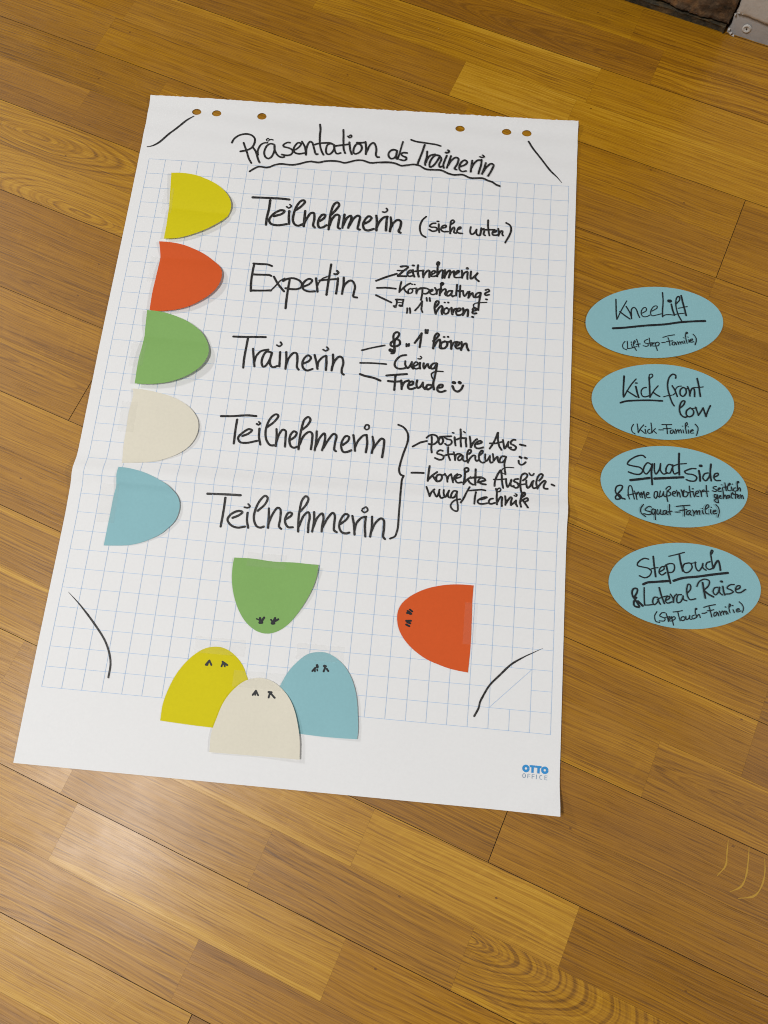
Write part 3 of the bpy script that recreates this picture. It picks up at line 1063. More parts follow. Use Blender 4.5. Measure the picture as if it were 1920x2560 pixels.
307:979,974 912,956 850,888 834,812 872,766 951,767 1005,791
307:975,881 980,826 1017,780 1057,845 1066,877
307:1066,877 1066,809 1091,780
248:1096,814 1144,844 1148,873 1120,883 1093,843 1097,799 1128,779 1165,793
307:1179,875 1177,831 1186,789
213:1147,934 1179,933 1195,959 1177,972
307:1230,873 1228,824 1242,794
306:1247,801 1271,852 1287,872 1295,830 1314,807
306:1404,889 1359,879 1329,833 1337,803 1376,812 1410,883
305:1413,884 1406,778 1389,629
211:1389,629 1358,675 1348,724 1402,765 1502,772
@sheet handwriting
329:375,634 435,615 572,592 660,561
329:736,644 880,669 1014,691
327:859,655 861,569 861,442
328:766,565 856,563 933,576
327:944,589 954,529 960,463
327:962,505 990,569 1044,598
327:1055,526 1104,549 1107,585 1073,582 1044,531 1053,483 1088,474 1142,497
327:1161,609 1155,547 1175,500 1207,515 1242,579
326:1241,585 1245,531 1276,491
326:1350,559 1305,555 1292,511 1310,488 1353,516 1377,567
326:1384,629 1383,568 1399,496
326:1442,524 1508,542 1511,573 1472,570 1442,518 1456,477 1502,469 1556,492
467:1653,622 1670,620
490:1736,630 1746,624
326:1646,567 1677,509 1723,494 1765,528 1789,589
@sheet handwriting
314:-1439,-135 -1293,-123 -1079,-94 -963,-95
311:-1214,-167 -1216,-306 -1210,-512
310:-1109,-396 -1029,-351 -992,-302 -1037,-291 -1115,-351 -1163,-424 -1133,-482 -1052,-490 -901,-447
310:-896,-271 -887,-385 -854,-496
268:-941,-206 -917,-219 -894,-194 -916,-176
311:-792,-239 -709,-155 -665,-67 -694,-46 -747,-82 -792,-178 -808,-302 -782,-421 -722,-492 -658,-490
309:-666,-259 -650,-365 -645,-500
309:-647,-463 -616,-316 -580,-260 -542,-272 -528,-384 -521,-497
309:-456,-393 -404,-344 -389,-289 -428,-270 -465,-318 -472,-410 -437,-490 -392,-501 -359,-483
311:-317,-237 -253,-163 -226,-85 -259,-49 -305,-91 -328,-200 -339,-353 -336,-519
309:-333,-458 -285,-318 -220,-260 -182,-279 -170,-384 -171,-505
308:-122,-244 -115,-364 -119,-515
308:-113,-470 -69,-330 -19,-265 0,-309 -8,-431 -21,-507
308:-10,-476 48,-350 110,-262 147,-281 139,-403 141,-485 164,-503
307:247,-409 311,-343 320,-290 276,-278 233,-350 229,-440 264,-505 313,-501 367,-474
308:373,-255 399,-366 417,-477
308:412,-425 445,-332 509,-251 551,-240
307:551,-247 569,-351 563,-487
236:513,-144 536,-165 570,-147 566,-102 530,-97 512,-137
307:631,-256 655,-359 643,-488
307:648,-442 703,-340 754,-275 786,-288 793,-393 785,-536
@sheet handwriting
305:-1447,-1246 -1216,-1235 -1009,-1229
302:-1206,-1279 -1206,-1431 -1216,-1665
300:-1077,-1536 -1000,-1496 -956,-1450 -1007,-1438 -1100,-1488 -1139,-1567 -1080,-1637 -995,-1659 -899,-1637
300:-890,-1453 -886,-1552 -857,-1650
252:-940,-1382 -899,-1386 -868,-1367 -897,-1335
301:-763,-1416 -676,-1316 -653,-1231 -688,-1209 -748,-1272 -796,-1411 -798,-1528 -754,-1616 -703,-1633 -656,-1615
300:-620,-1370 -608,-1494 -600,-1627
300:-602,-1577 -562,-1440 -507,-1351 -472,-1365 -457,-1497 -461,-1597 -428,-1625
300:-383,-1491 -323,-1444 -311,-1409 -353,-1401 -387,-1458 -386,-1541 -338,-1595 -282,-1590
301:-208,-1375 -137,-1268 -120,-1194 -155,-1170 -199,-1224 -218,-1359 -219,-1493 -205,-1641
299:-205,-1575 -153,-1420 -101,-1374 -78,-1431 -83,-1531 -76,-1638
299:-27,-1367 -16,-1475 -24,-1625
299:-18,-1575 22,-1439 80,-1375 103,-1432 97,-1532 98,-1615
299:101,-1565 160,-1427 218,-1355 246,-1386 250,-1502 258,-1584 293,-1606
298:331,-1495 406,-1422 425,-1371 382,-1357 332,-1429 318,-1529 358,-1600 416,-1612 456,-1597
298:475,-1375 508,-1497 527,-1619
298:521,-1562 540,-1461 599,-1389 654,-1371
298:650,-1377 651,-1501 668,-1632
234:590,-1293 625,-1317 667,-1283 642,-1244 596,-1273
298:731,-1362 740,-1494 731,-1627
297:734,-1577 784,-1441 851,-1377 886,-1399 898,-1531 897,-1613 924,-1644
@sheet brace
278:960,-58 1027,-84 1088,-152 1107,-223 1101,-310 1060,-471 1032,-616 1026,-702 1051,-756 1092,-770
269:1092,-770 1074,-826 1073,-900 1072,-993 1074,-1107 1074,-1209 1075,-1325 1077,-1395 1077,-1476 1067,-1543 1048,-1598 988,-1632
@sheet handwriting
278:1178,-350 1238,-309 1273,-286 1360,-256
278:1353,-211 1387,-175 1448,-160 1492,-182 1508,-227 1486,-268 1446,-298 1390,-296
277:1419,-192 1426,-280 1425,-345 1436,-412
278:1547,-178 1525,-206 1516,-252 1537,-290 1566,-268 1575,-221 1554,-190
278:1529,-182 1596,-172 1678,-161
252:1597,-190 1629,-207 1678,-215 1692,-244 1676,-278 1635,-294 1603,-274
278:1724,-172 1731,-227 1744,-288
216:1693,-109 1711,-112
278:1796,-51 1804,-129 1807,-214 1818,-298
278:1754,-202 1798,-179 1877,-172
277:1878,-175 1877,-221 1888,-289
216:1841,-80 1860,-95
277:1925,-145 1938,-216 1946,-297
277:1949,-294 1973,-233 2001,-191 2024,-173
277:2016,-242 2064,-231 2093,-209 2068,-195 2027,-215 1999,-257 2013,-295 2050,-304 2113,-283
@sheet handwriting
279:2295,-58 2256,-178 2222,-250 2198,-293
278:2298,-57 2300,-154 2324,-248 2355,-297
252:2197,-217 2271,-212 2353,-184
278:2367,-155 2380,-216 2396,-276 2419,-233 2442,-173
278:2436,-184 2438,-232 2453,-258 2478,-252
278:2533,-141 2505,-140 2474,-174 2475,-201 2515,-218 2545,-243 2530,-282 2492,-282 2453,-258
278:2597,-201 2668,-212
@sheet handwriting
263:1580,-377 1543,-371 1508,-403 1510,-422 1553,-431 1597,-454 1588,-493 1546,-506 1484,-486
263:1649,-319 1651,-391 1664,-448 1686,-501
263:1597,-447 1656,-423 1734,-409
263:1726,-384 1745,-441 1752,-495
263:1753,-466 1759,-420 1794,-401 1831,-408
263:1832,-421 1803,-436 1787,-470 1800,-494 1830,-479 1851,-432
262:1851,-425 1854,-477 1880,-500 1903,-492
263:1928,-393 1956,-358 1948,-333 1924,-335 1908,-375 1906,-440 1923,-516
262:1925,-503 1949,-449 1989,-407 2014,-411 2016,-456 2036,-484 2059,-466
263:2079,-393 2108,-358 2109,-332 2094,-330 2066,-374 2063,-427 2078,-477 2116,-499 2140,-491
@sheet handwriting
263:2145,-377 2145,-428 2157,-474 2181,-452 2204,-402
263:2207,-395 2207,-449 2222,-489 2247,-480
263:2244,-365 2253,-412 2258,-459
263:2261,-458 2288,-415 2309,-396 2312,-440 2329,-476 2355,-474
263:2408,-385 2369,-388 2343,-424 2341,-465 2374,-472 2410,-425 2421,-390
262:2418,-397 2403,-487 2409,-547 2423,-633
157:2367,-598 2384,-563 2428,-539 2529,-533
143:2372,-577 2378,-617 2420,-634
342:2601,-375 2621,-386
342:2669,-382 2691,-389
262:2588,-430 2593,-463 2622,-485 2660,-468 2681,-442
@sheet handwriting
288:1192,-718 1293,-710 1351,-708
287:1423,-606 1417,-697 1413,-813
287:1421,-792 1467,-734 1527,-681
287:1474,-733 1502,-778 1530,-810
287:1567,-712 1536,-721 1520,-763 1536,-809 1574,-799 1596,-756 1587,-717 1567,-712
248:1587,-723 1631,-706
248:1630,-693 1659,-744 1672,-804
248:1670,-770 1683,-722 1712,-693
247:1712,-693 1729,-752 1745,-808
248:1746,-777 1759,-722 1794,-685
247:1786,-747 1835,-722 1846,-701 1814,-691 1784,-720 1774,-768 1802,-806 1858,-795
288:1900,-649 1931,-633 1935,-599 1909,-588 1885,-604 1890,-644
286:1894,-657 1893,-738 1882,-820
286:1888,-806 1926,-755 1971,-714
286:1938,-754 1966,-792 2008,-816
286:2030,-598 2032,-672 2033,-752 2037,-816
286:1968,-724 2031,-712 2113,-702
286:2113,-705 2152,-722 2165,-741 2128,-757 2066,-780
234:2066,-780 2083,-735 2113,-708
285:2079,-772 2124,-795 2172,-798
@sheet handwriting
273:2351,-588 2314,-665 2292,-741 2289,-809
273:2360,-584 2376,-653 2383,-733 2403,-826
221:2275,-719 2348,-713 2435,-698
272:2435,-698 2441,-755 2459,-810 2489,-757 2505,-702
272:2506,-709 2495,-763 2516,-795 2540,-786
272:2593,-684 2549,-695 2538,-719 2576,-736 2602,-754 2598,-795 2567,-811 2528,-791
272:2657,-699 2699,-658 2710,-617 2684,-599 2641,-623 2625,-685 2625,-765 2637,-846 2656,-900
220:2590,-762 2640,-757 2687,-746
272:2701,-695 2703,-745 2720,-797 2754,-767 2777,-711 2795,-693
272:2784,-717 2782,-764 2799,-796 2824,-787
234:2734,-591 2754,-617 2780,-618 2795,-593
273:2868,-683 2901,-641 2912,-600 2892,-588 2862,-610 2839,-666 2831,-720 2850,-795
272:2855,-778 2897,-714 2940,-677 2953,-690 2930,-745 2937,-784 2981,-787
272:3032,-723 3067,-737
@sheet handwriting
259:1403,-902 1426,-962 1453,-1039
259:1455,-1032 1471,-980 1509,-929
258:1494,-941 1516,-998 1544,-1038 1566,-986 1575,-926
258:1570,-949 1579,-1007 1601,-1050 1632,-1041
258:1632,-928 1631,-973 1653,-1035 1679,-983 1701,-929
258:1699,-937 1685,-989 1700,-1031 1725,-1036
258:1802,-930 1764,-930 1735,-977 1731,-1028 1763,-1032 1797,-971 1806,-937
231:1803,-941 1802,-1015 1817,-1094 1828,-1154 1826,-1200 1788,-1200 1748,-1173 1733,-1144 1748,-1100 1789,-1064 1851,-1045
258:1966,-854 1928,-937 1888,-1042 1860,-1090
259:1946,-909 2034,-894 2121,-878 2172,-884
258:2050,-921 2040,-992 2035,-1091
257:2119,-1027 2168,-1005 2196,-984 2162,-988 2112,-1014 2076,-1052 2090,-1080 2134,-1086 2199,-1071
@sheet handwriting
270:2271,-997 2243,-1006 2222,-1037 2227,-1070 2258,-1073 2301,-1056
271:2309,-848 2323,-889 2321,-977 2327,-1074
233:2323,-889 2361,-879 2372,-849 2359,-833 2335,-846 2320,-875
270:2329,-1047 2356,-988 2380,-957 2393,-977 2387,-1028 2390,-1094
270:2431,-944 2437,-1009 2436,-1071
270:2438,-1057 2474,-991 2506,-951 2518,-965 2506,-1024 2507,-1068
269:2507,-1068 2543,-1034 2571,-1000
269:2571,-996 2568,-1038 2588,-1076
232:2550,-925 2575,-933 2584,-907 2565,-898
270:2637,-953 2681,-912 2691,-875 2675,-866 2650,-894 2637,-953 2624,-1019 2638,-1078
270:2637,-997 2668,-972 2719,-945 2724,-981 2680,-1007
269:2668,-994 2693,-1034 2726,-1080
@knee title
187:3836,2081 3840,1963 3843,1865 3854,1768
153:3861,1779 3903,1889 3988,2069
204:3894,1889 3964,1836 4034,1788
187:3980,1979 4016,1918 4051,1833 4056,1795
187:4055,1843 4050,1911 4067,1962 4093,1974 4120,1946 4146,1870 4168,1823
153:4206,1895 4258,1938 4258,1977 4232,1985 4198,1943 4189,1884 4215,1842 4267,1846 4310,1874
145:4336,1935 4406,1990 4410,2019 4380,2022 4336,1974 4319,1904 4336,1866 4405,1882 4466,1906
188:4483,2238 4491,2115 4484,1967 4483,1859
153:4483,1859 4509,1886 4561,1900 4647,1897
238:4605,2065 4622,1978 4647,1897
496:4571,2114 4590,2113
188:4675,2080 4719,2143 4710,2197 4684,2180 4666,2099 4674,2002 4699,1906 4750,1803
144:4647,1907 4725,1928 4777,1937
256:4741,2209 4762,2107 4787,2001 4807,1905
136:4700,2009 4770,2029 4822,2045
@knee underline
321:3802,1623 3949,1645 4250,1704 4509,1744 4724,1793 4897,1820 5064,1839
@knee caption
142:3968,1435 3938,1389 3943,1332 3991,1308
142:3998,1442 4003,1376 4003,1328
142:4003,1328 4063,1342 4131,1372
142:4056,1404 4061,1380 4067,1357
167:4050,1429 4056,1432
142:4084,1401 4109,1442 4101,1460 4084,1430 4089,1373 4123,1309
142:4126,1481 4144,1425 4157,1364
142:4123,1400 4174,1414
142:4276,1494 4234,1462 4242,1434 4277,1427 4285,1399 4260,1383 4217,1389
142:4298,1515 4306,1449 4319,1388
142:4285,1432 4336,1446
142:4332,1417 4358,1434 4354,1448 4336,1432 4336,1398 4371,1397
142:4375,1454 4388,1398 4409,1333
142:4379,1435 4413,1462 4435,1445 4422,1410 4392,1398
142:4469,1457 4516,1466
143:4486,1540 4559,1570 4645,1592
142:4555,1541 4572,1490 4580,1423
142:4533,1477 4576,1490 4619,1498
142:4644,1481 4619,1474 4610,1440 4636,1433 4657,1478 4670,1440
142:4683,1489 4700,1448
142:4696,1471 4717,1492 4730,1455
142:4725,1474 4747,1499 4760,1467
142:4773,1511 4785,1469
142:4767,1557 4772,1555
142:4795,1614 4826,1635 4809,1648 4795,1609 4799,1537 4815,1476
142:4837,1531 4841,1493
142:4825,1573 4830,1571
142:4858,1513 4888,1530 4889,1549 4863,1538 4854,1503 4875,1496 4905,1508
142:4898,1622 4932,1577 4939,1520 4922,1461
@kick title
245:3962,913 3956,773 3953,680 3958,607
179:3966,613 4003,694 4062,801 4124,885
211:4003,699 4063,662 4130,622
244:4121,773 4138,696 4160,615
212:4116,824 4137,826
179:4260,771 4222,759 4193,710 4206,646 4239,631 4306,655
164:4306,905 4348,946 4340,973 4306,965 4298,904
228:4299,923 4306,784 4311,632
179:4319,647 4365,734 4420,808
211:4352,709 4390,680 4441,653
212:4656,939 4657,981 4619,996 4576,955 4551,879 4550,777 4575,668 4608,570 4632,531
146:4491,652 4558,676 4617,690 4650,721
211:4609,823 4642,766 4675,672
146:4659,721 4651,767 4685,816 4731,829
211:4752,812 4718,773 4717,699 4751,679 4793,733 4785,797 4752,812
146:4794,793 4827,809
211:4815,827 4835,764 4843,691
211:4843,719 4861,785 4886,814 4903,788 4905,687
228:4943,958 4962,858 4981,698
147:4895,820 4954,825 5021,840
209:4711,506 4758,556 4775,612 4742,609 4708,542 4703,469 4723,407 4772,375 4806,392
209:4841,517 4799,477 4790,422 4822,389 4873,411 4890,476 4849,518
145:4866,510 4932,525
209:4916,533 4936,471 4952,418
209:4952,418 4990,484 5016,532
209:5016,532 5031,479 5051,408
209:5051,408 5073,482 5112,572
@kick underline
259:3917,517 3988,546 4097,564 4306,586 4474,591
@kick caption
143:4091,218 4066,162 4075,109 4112,81
143:4141,227 4149,169 4154,102
143:4158,107 4191,173 4228,221
143:4174,153 4207,129 4241,101
143:4245,159 4257,98
175:4249,198 4254,198
143:4307,165 4282,149 4282,113 4307,106 4340,123
143:4323,256 4332,185 4332,113
143:4340,132 4381,180
143:4357,146 4394,114
143:4427,166 4485,171
144:4469,246 4531,251 4597,257
143:4527,246 4535,184 4539,122
143:4489,189 4539,193 4589,202
143:4613,182 4584,170 4580,130 4605,132 4621,173 4638,130
143:4646,194 4658,136
143:4659,159 4680,192 4692,144
143:4692,171 4713,195 4725,146
143:4746,193 4754,149
143:4738,246 4743,245
143:4779,241 4805,279 4797,305 4780,286 4779,223 4791,148
143:4816,199 4820,150
143:4812,244 4817,242
143:4845,179 4882,196 4874,208 4849,193 4844,157 4886,160
143:4908,288 4941,245 4940,192 4922,128
@squat title
205:4251,-238 4217,-211 4137,-230 4036,-306 4019,-349 4081,-368 4184,-384 4218,-423 4184,-474 4116,-480 4031,-457
205:4342,-340 4285,-308 4240,-361 4229,-434 4263,-467 4308,-415 4342,-334
258:4342,-322 4331,-437 4342,-604
205:4370,-313 4370,-410 4387,-457 4433,-392 4450,-306
205:4450,-312 4449,-403 4489,-448 4534,-432
205:4603,-317 4557,-309 4523,-361 4523,-421 4568,-429 4602,-354
205:4608,-311 4608,-389 4630,-436 4670,-414
270:4692,-146 4688,-286 4692,-442
173:4602,-336 4671,-300 4784,-278
204:4907,-340 4851,-344 4760,-394 4782,-417 4872,-427 4917,-459 4894,-509 4826,-515 4781,-501
268:4946,-366 4957,-432 4959,-503
389:4964,-295 4977,-295
204:5064,-386 5019,-402 4995,-464 5029,-497 5074,-445 5092,-384
247:5103,-262 5092,-384 5102,-491
204:5136,-440 5193,-405 5194,-381 5154,-391 5136,-446 5163,-480 5220,-478
@squat underline
343:4060,-569 4218,-537 4303,-518
343:4370,-521 4556,-496 4742,-472
@squat caption
213:3899,-766 3949,-696 3954,-660 3926,-651 3881,-672 3864,-721 3876,-768 3922,-800 3956,-832
213:3899,-772 3866,-816 3872,-845 3916,-841 3944,-815
425:3910,-789 3930,-811
212:3939,-822 3989,-835
155:4031,-778 4030,-701 4044,-649 4066,-647 4084,-697 4095,-761 4110,-825
154:4031,-772 4038,-801 4048,-830
154:4022,-779 4062,-767 4106,-751
154:4109,-715 4129,-764 4143,-828
154:4138,-799 4135,-757 4146,-733
154:4146,-756 4162,-722 4188,-794
154:4188,-759 4199,-722 4213,-798
154:4219,-750 4233,-707 4238,-760 4250,-807
154:4264,-758 4297,-737 4297,-720 4278,-721 4261,-752 4264,-782 4286,-792 4311,-787
154:4404,-699 4381,-697 4367,-725 4367,-779 4387,-792 4406,-746 4409,-704
154:4409,-704 4412,-757 4432,-773
154:4446,-686 4437,-731 4440,-766 4465,-752 4482,-710
154:4488,-691 4488,-733 4499,-758 4521,-754
154:4516,-656 4539,-624 4572,-613 4578,-636 4550,-668 4544,-683 4572,-696 4577,-725 4549,-745 4516,-736
154:4533,-675 4527,-747 4540,-823
154:4600,-717 4633,-702 4639,-681 4617,-677 4600,-705 4605,-734 4633,-741
@squat caption
154:4654,-658 4663,-699 4662,-740
154:4665,-722 4680,-679 4691,-696 4701,-748
154:4713,-647 4727,-693 4735,-734
154:4732,-710 4736,-663 4755,-649
154:4778,-671 4750,-673 4741,-710 4749,-738 4777,-736 4800,-699 4789,-670 4778,-668
154:4794,-678 4817,-676
154:4818,-587 4825,-655 4835,-737
154:4797,-687 4834,-666 4867,-657
154:4864,-663 4872,-698 4883,-730
181:4859,-622 4869,-621
154:4903,-690 4934,-669 4932,-646 4909,-653 4895,-684 4903,-716 4939,-719
154:4952,-632 4968,-672 4975,-719
154:4973,-684 4974,-654 4996,-628 5008,-627
154:5037,-562 5038,-624 5048,-713
154:4979,-653 5035,-640 5066,-637
155:5165,-566 5143,-568 5123,-587 5137,-598 5164,-608 5170,-625 5147,-636 5117,-627
154:5187,-606 5215,-591 5215,-579 5196,-584 5184,-609 5195,-629 5226,-623
154:5243,-577 5248,-606 5253,-647
155:5233,-537 5240,-537
155:5276,-506 5283,-562 5290,-612
155:5258,-567 5300,-560
155:5323,-540 5345,-521 5340,-503 5323,-523 5308,-566 5315,-606 5343,-607
154:5359,-555 5366,-608
155:5371,-515 5375,-516
154:5411,-563 5392,-570 5385,-600 5405,-611 5433,-596
155:5435,-501 5458,-481 5445,-470 5433,-489 5437,-548 5438,-602
154:5441,-590 5462,-555 5473,-569 5474,-602
154:5163,-679 5141,-675 5137,-711 5157,-721 5174,-684
154:5177,-678 5179,-725 5189,-783
154:5186,-786 5150,-774 5139,-752 5162,-732 5196,-717
154:5199,-705 5218,-695 5219,-683 5205,-687 5198,-717 5223,-721
154:5253,-641 5252,-683 5248,-725
154:5254,-706 5275,-669 5285,-686 5290,-721
154:5325,-671 5302,-679 5296,-709 5313,-713 5330,-676 5332,-706
154:5359,-656 5376,-637 5370,-631 5356,-656 5352,-698 5368,-708
154:5407,-628 5406,-670 5405,-708
154:5381,-654 5431,-650
154:5430,-685 5453,-671 5451,-657 5434,-667 5430,-697 5458,-698
154:5473,-652 5477,-699
154:5478,-681 5495,-656 5503,-673 5508,-702
@squat caption
153:4225,-891 4191,-947 4194,-1005 4253,-1053
153:4325,-918 4303,-908 4264,-935 4245,-960 4264,-973 4303,-978 4331,-994 4314,-1018 4275,-1022 4228,-1014
153:4376,-949 4342,-940 4331,-982 4348,-1016 4370,-984 4378,-946
153:4378,-948 4373,-1013 4378,-1083
153:4403,-946 4395,-994 4409,-1010 4437,-979 4445,-943
153:4442,-949 4437,-990 4459,-1006 4476,-999
153:4504,-946 4481,-957 4476,-993 4498,-1002 4520,-954
153:4520,-948 4523,-994 4537,-999
153:4560,-862 4557,-927 4565,-1000
153:4526,-968 4554,-960 4590,-951
153:4637,-958 4693,-953
@squat caption
153:4647,-882 4731,-864 4820,-850
153:4742,-869 4747,-933 4746,-1003
153:4691,-932 4736,-922 4780,-912
153:4814,-921 4786,-935 4774,-971 4796,-984 4825,-938
153:4828,-926 4819,-967 4841,-983
153:4853,-912 4869,-940 4868,-989
153:4871,-963 4891,-926 4906,-913 4908,-966
153:4911,-948 4930,-917 4942,-910 4941,-939 4946,-968
153:4975,-907 4980,-936 4996,-955
153:4975,-882 4980,-882
153:5025,-885 5059,-853 5060,-829 5043,-825 5020,-856 5014,-904 5024,-944 5058,-947
153:5086,-886 5080,-921 5091,-944
153:5090,-854 5094,-855
153:5114,-918 5147,-904 5153,-889 5131,-891 5114,-918 5119,-941 5158,-932
153:5152,-813 5182,-848 5194,-906 5176,-980
@step title
182:4297,-1609 4239,-1604 4161,-1667 4156,-1702 4219,-1717 4297,-1730 4331,-1762 4307,-1824 4249,-1854 4181,-1835
237:4354,-1569 4365,-1679 4385,-1827
146:4307,-1744 4365,-1719 4414,-1710
182:4433,-1763 4491,-1718 4482,-1688 4443,-1712 4428,-1773 4462,-1800 4511,-1766
236:4516,-1665 4540,-1773 4568,-1895
182:4492,-1688 4550,-1647 4608,-1647 4622,-1696 4598,-1748 4549,-1762
156:4550,-1550 4648,-1518 4746,-1482
255:4682,-1520 4696,-1609 4724,-1727
182:4793,-1616 4744,-1635 4724,-1697 4753,-1744 4801,-1730 4841,-1667 4822,-1618 4793,-1616
146:4832,-1618 4890,-1602
182:4881,-1598 4889,-1673 4918,-1710 4957,-1667 4977,-1605
182:4977,-1605 4976,-1665 5015,-1691
182:5065,-1577 5026,-1595 5015,-1651 5054,-1678 5112,-1648
183:5087,-1474 5107,-1432 5092,-1421 5077,-1455 5085,-1545 5102,-1664
246:5107,-1653 5143,-1580 5167,-1553 5186,-1606 5194,-1676
233:4115,-2117 4153,-2045 4153,-2006 4114,-2004 4090,-2041 4096,-2100 4134,-2155 4183,-2229
232:4144,-2115 4111,-2177 4120,-2225 4173,-2239
286:4163,-2162 4221,-2216
179:4240,-1983 4240,-2097 4245,-2204
179:4245,-2204 4298,-2199 4355,-2184
179:4403,-2092 4365,-2095 4346,-2146 4360,-2189 4399,-2161 4423,-2100
179:4418,-2100 4423,-2149 4442,-2176
215:4428,-1967 4452,-2058 4490,-2162
143:4403,-2116 4461,-2087 4529,-2061
179:4509,-2122 4557,-2088 4553,-2064 4519,-2082 4504,-2132 4528,-2154 4586,-2134
179:4567,-2038 4596,-2085 4605,-2138
179:4605,-2123 4615,-2063 4644,-2031
179:4702,-2031 4663,-2039 4644,-2090 4653,-2138 4691,-2125 4725,-2053
179:4721,-2044 4730,-2092 4768,-2103
180:4774,-2010 4818,-1947 4814,-1898 4790,-1890 4770,-1951 4778,-2039 4807,-2085 4879,-2069
180:4895,-1910 4925,-1848 4993,-1808 5051,-1827 5040,-1888 4981,-1952
234:4968,-1855 4981,-1952 4999,-2049
233:4986,-1957 5038,-1996 5100,-2025
180:5155,-1897 5116,-1911 5096,-1962 5124,-1998 5163,-1956 5174,-1905
180:5179,-1895 5178,-1964 5211,-1991
216:5218,-1882 5226,-1940 5239,-1988
307:5200,-1821 5208,-1821
180:5358,-1845 5310,-1854 5270,-1897 5318,-1917 5346,-1939 5307,-1967 5249,-1977
180:5375,-1912 5424,-1888 5434,-1858 5406,-1855 5376,-1897 5384,-1941 5432,-1942 5500,-1896
@step underline
307:4230,-1940 4278,-1914 4375,-1897 4539,-1871
308:4607,-1862 4723,-1817 4907,-1783 5101,-1739 5285,-1702
@step caption
142:4398,-2273 4370,-2329 4384,-2395 4432,-2405
142:4499,-2278 4461,-2282 4432,-2323 4460,-2335 4499,-2351 4489,-2381 4427,-2386
142:4513,-2287 4527,-2334 4541,-2386
142:4499,-2337 4556,-2322
142:4546,-2361 4575,-2339 4570,-2325 4546,-2342 4551,-2375 4579,-2373
142:4580,-2320 4589,-2367 4603,-2424
142:4580,-2334 4613,-2317 4627,-2335 4594,-2367
142:4599,-2260 4652,-2250 4714,-2232
142:4657,-2255 4670,-2312 4684,-2363
142:4728,-2306 4699,-2319 4699,-2353 4727,-2355 4747,-2324 4728,-2304
142:4756,-2299 4761,-2342 4794,-2320 4804,-2285
142:4804,-2285 4804,-2329 4827,-2331
142:4861,-2275 4833,-2292 4837,-2326 4880,-2307
142:4877,-2206 4896,-2194 4882,-2186 4872,-2226 4890,-2302
142:4890,-2292 4919,-2260 4933,-2298
142:4957,-2245 4995,-2239 5015,-2225
143:4978,-2168 5045,-2142 5122,-2121
142:5045,-2157 5062,-2218 5076,-2280
142:5025,-2207 5063,-2199 5101,-2186
142:5134,-2212 5105,-2229 5104,-2268 5128,-2256 5148,-2216 5162,-2258
142:5172,-2199 5190,-2251
142:5186,-2227 5211,-2191 5224,-2238
142:5220,-2219 5239,-2188 5257,-2230
142:5258,-2191 5277,-2224
169:5245,-2139 5250,-2140
142:5293,-2140 5313,-2109 5299,-2095 5288,-2140 5301,-2207
142:5340,-2165 5353,-2202
169:5334,-2114 5338,-2114
142:5387,-2170 5416,-2158 5412,-2144 5383,-2161 5387,-2190 5435,-2171
142:5419,-2060 5456,-2096 5469,-2143 5453,-2188
@green2 footprint
175:-589,-2810 -556,-2822 -533,-2848
276:-547,-2798 -534,-2840
276:-497,-2786 -519,-2831
327:-544,-2853 -516,-2850
@green2 footprint
218:-407,-2805 -384,-2831
276:-358,-2781 -373,-2822
276:-317,-2793 -350,-2816
363:-386,-2847 -366,-2845
@red2 footprint
262:1320,-2523 1349,-2544
261:1294,-2545 1336,-2573
261:1288,-2569 1316,-2567
218:1325,-2578 1342,-2576
@red2 footprint
260:1285,-2668 1343,-2663
260:1302,-2686 1338,-2695
260:1289,-2715 1329,-2731
@yellow2 footprint
261:-1105,-3376 -1140,-3429
230:-1105,-3376 -1072,-3427
200:-1112,-3389 -1123,-3432
@yellow2 footprint
230:-940,-3374 -875,-3410
230:-930,-3382 -944,-3432
199:-921,-3389 -902,-3429
@white2 footprint
210:-476,-3684 -509,-3739
210:-476,-3684 -442,-3737
210:-479,-3698 -478,-3736
@white2 footprint
259:-319,-3687 -283,-3688
234:-300,-3694 -310,-3751
234:-285,-3706 -235,-3749
@blue2 footprint
327:235,-3313 242,-3335
229:216,-3346 185,-3388
196:213,-3355 217,-3390
163:241,-3361 247,-3378
@blue2 footprint
343:325,-3314 339,-3317
245:336,-3335 324,-3380
245:360,-3346 381,-3371
"""
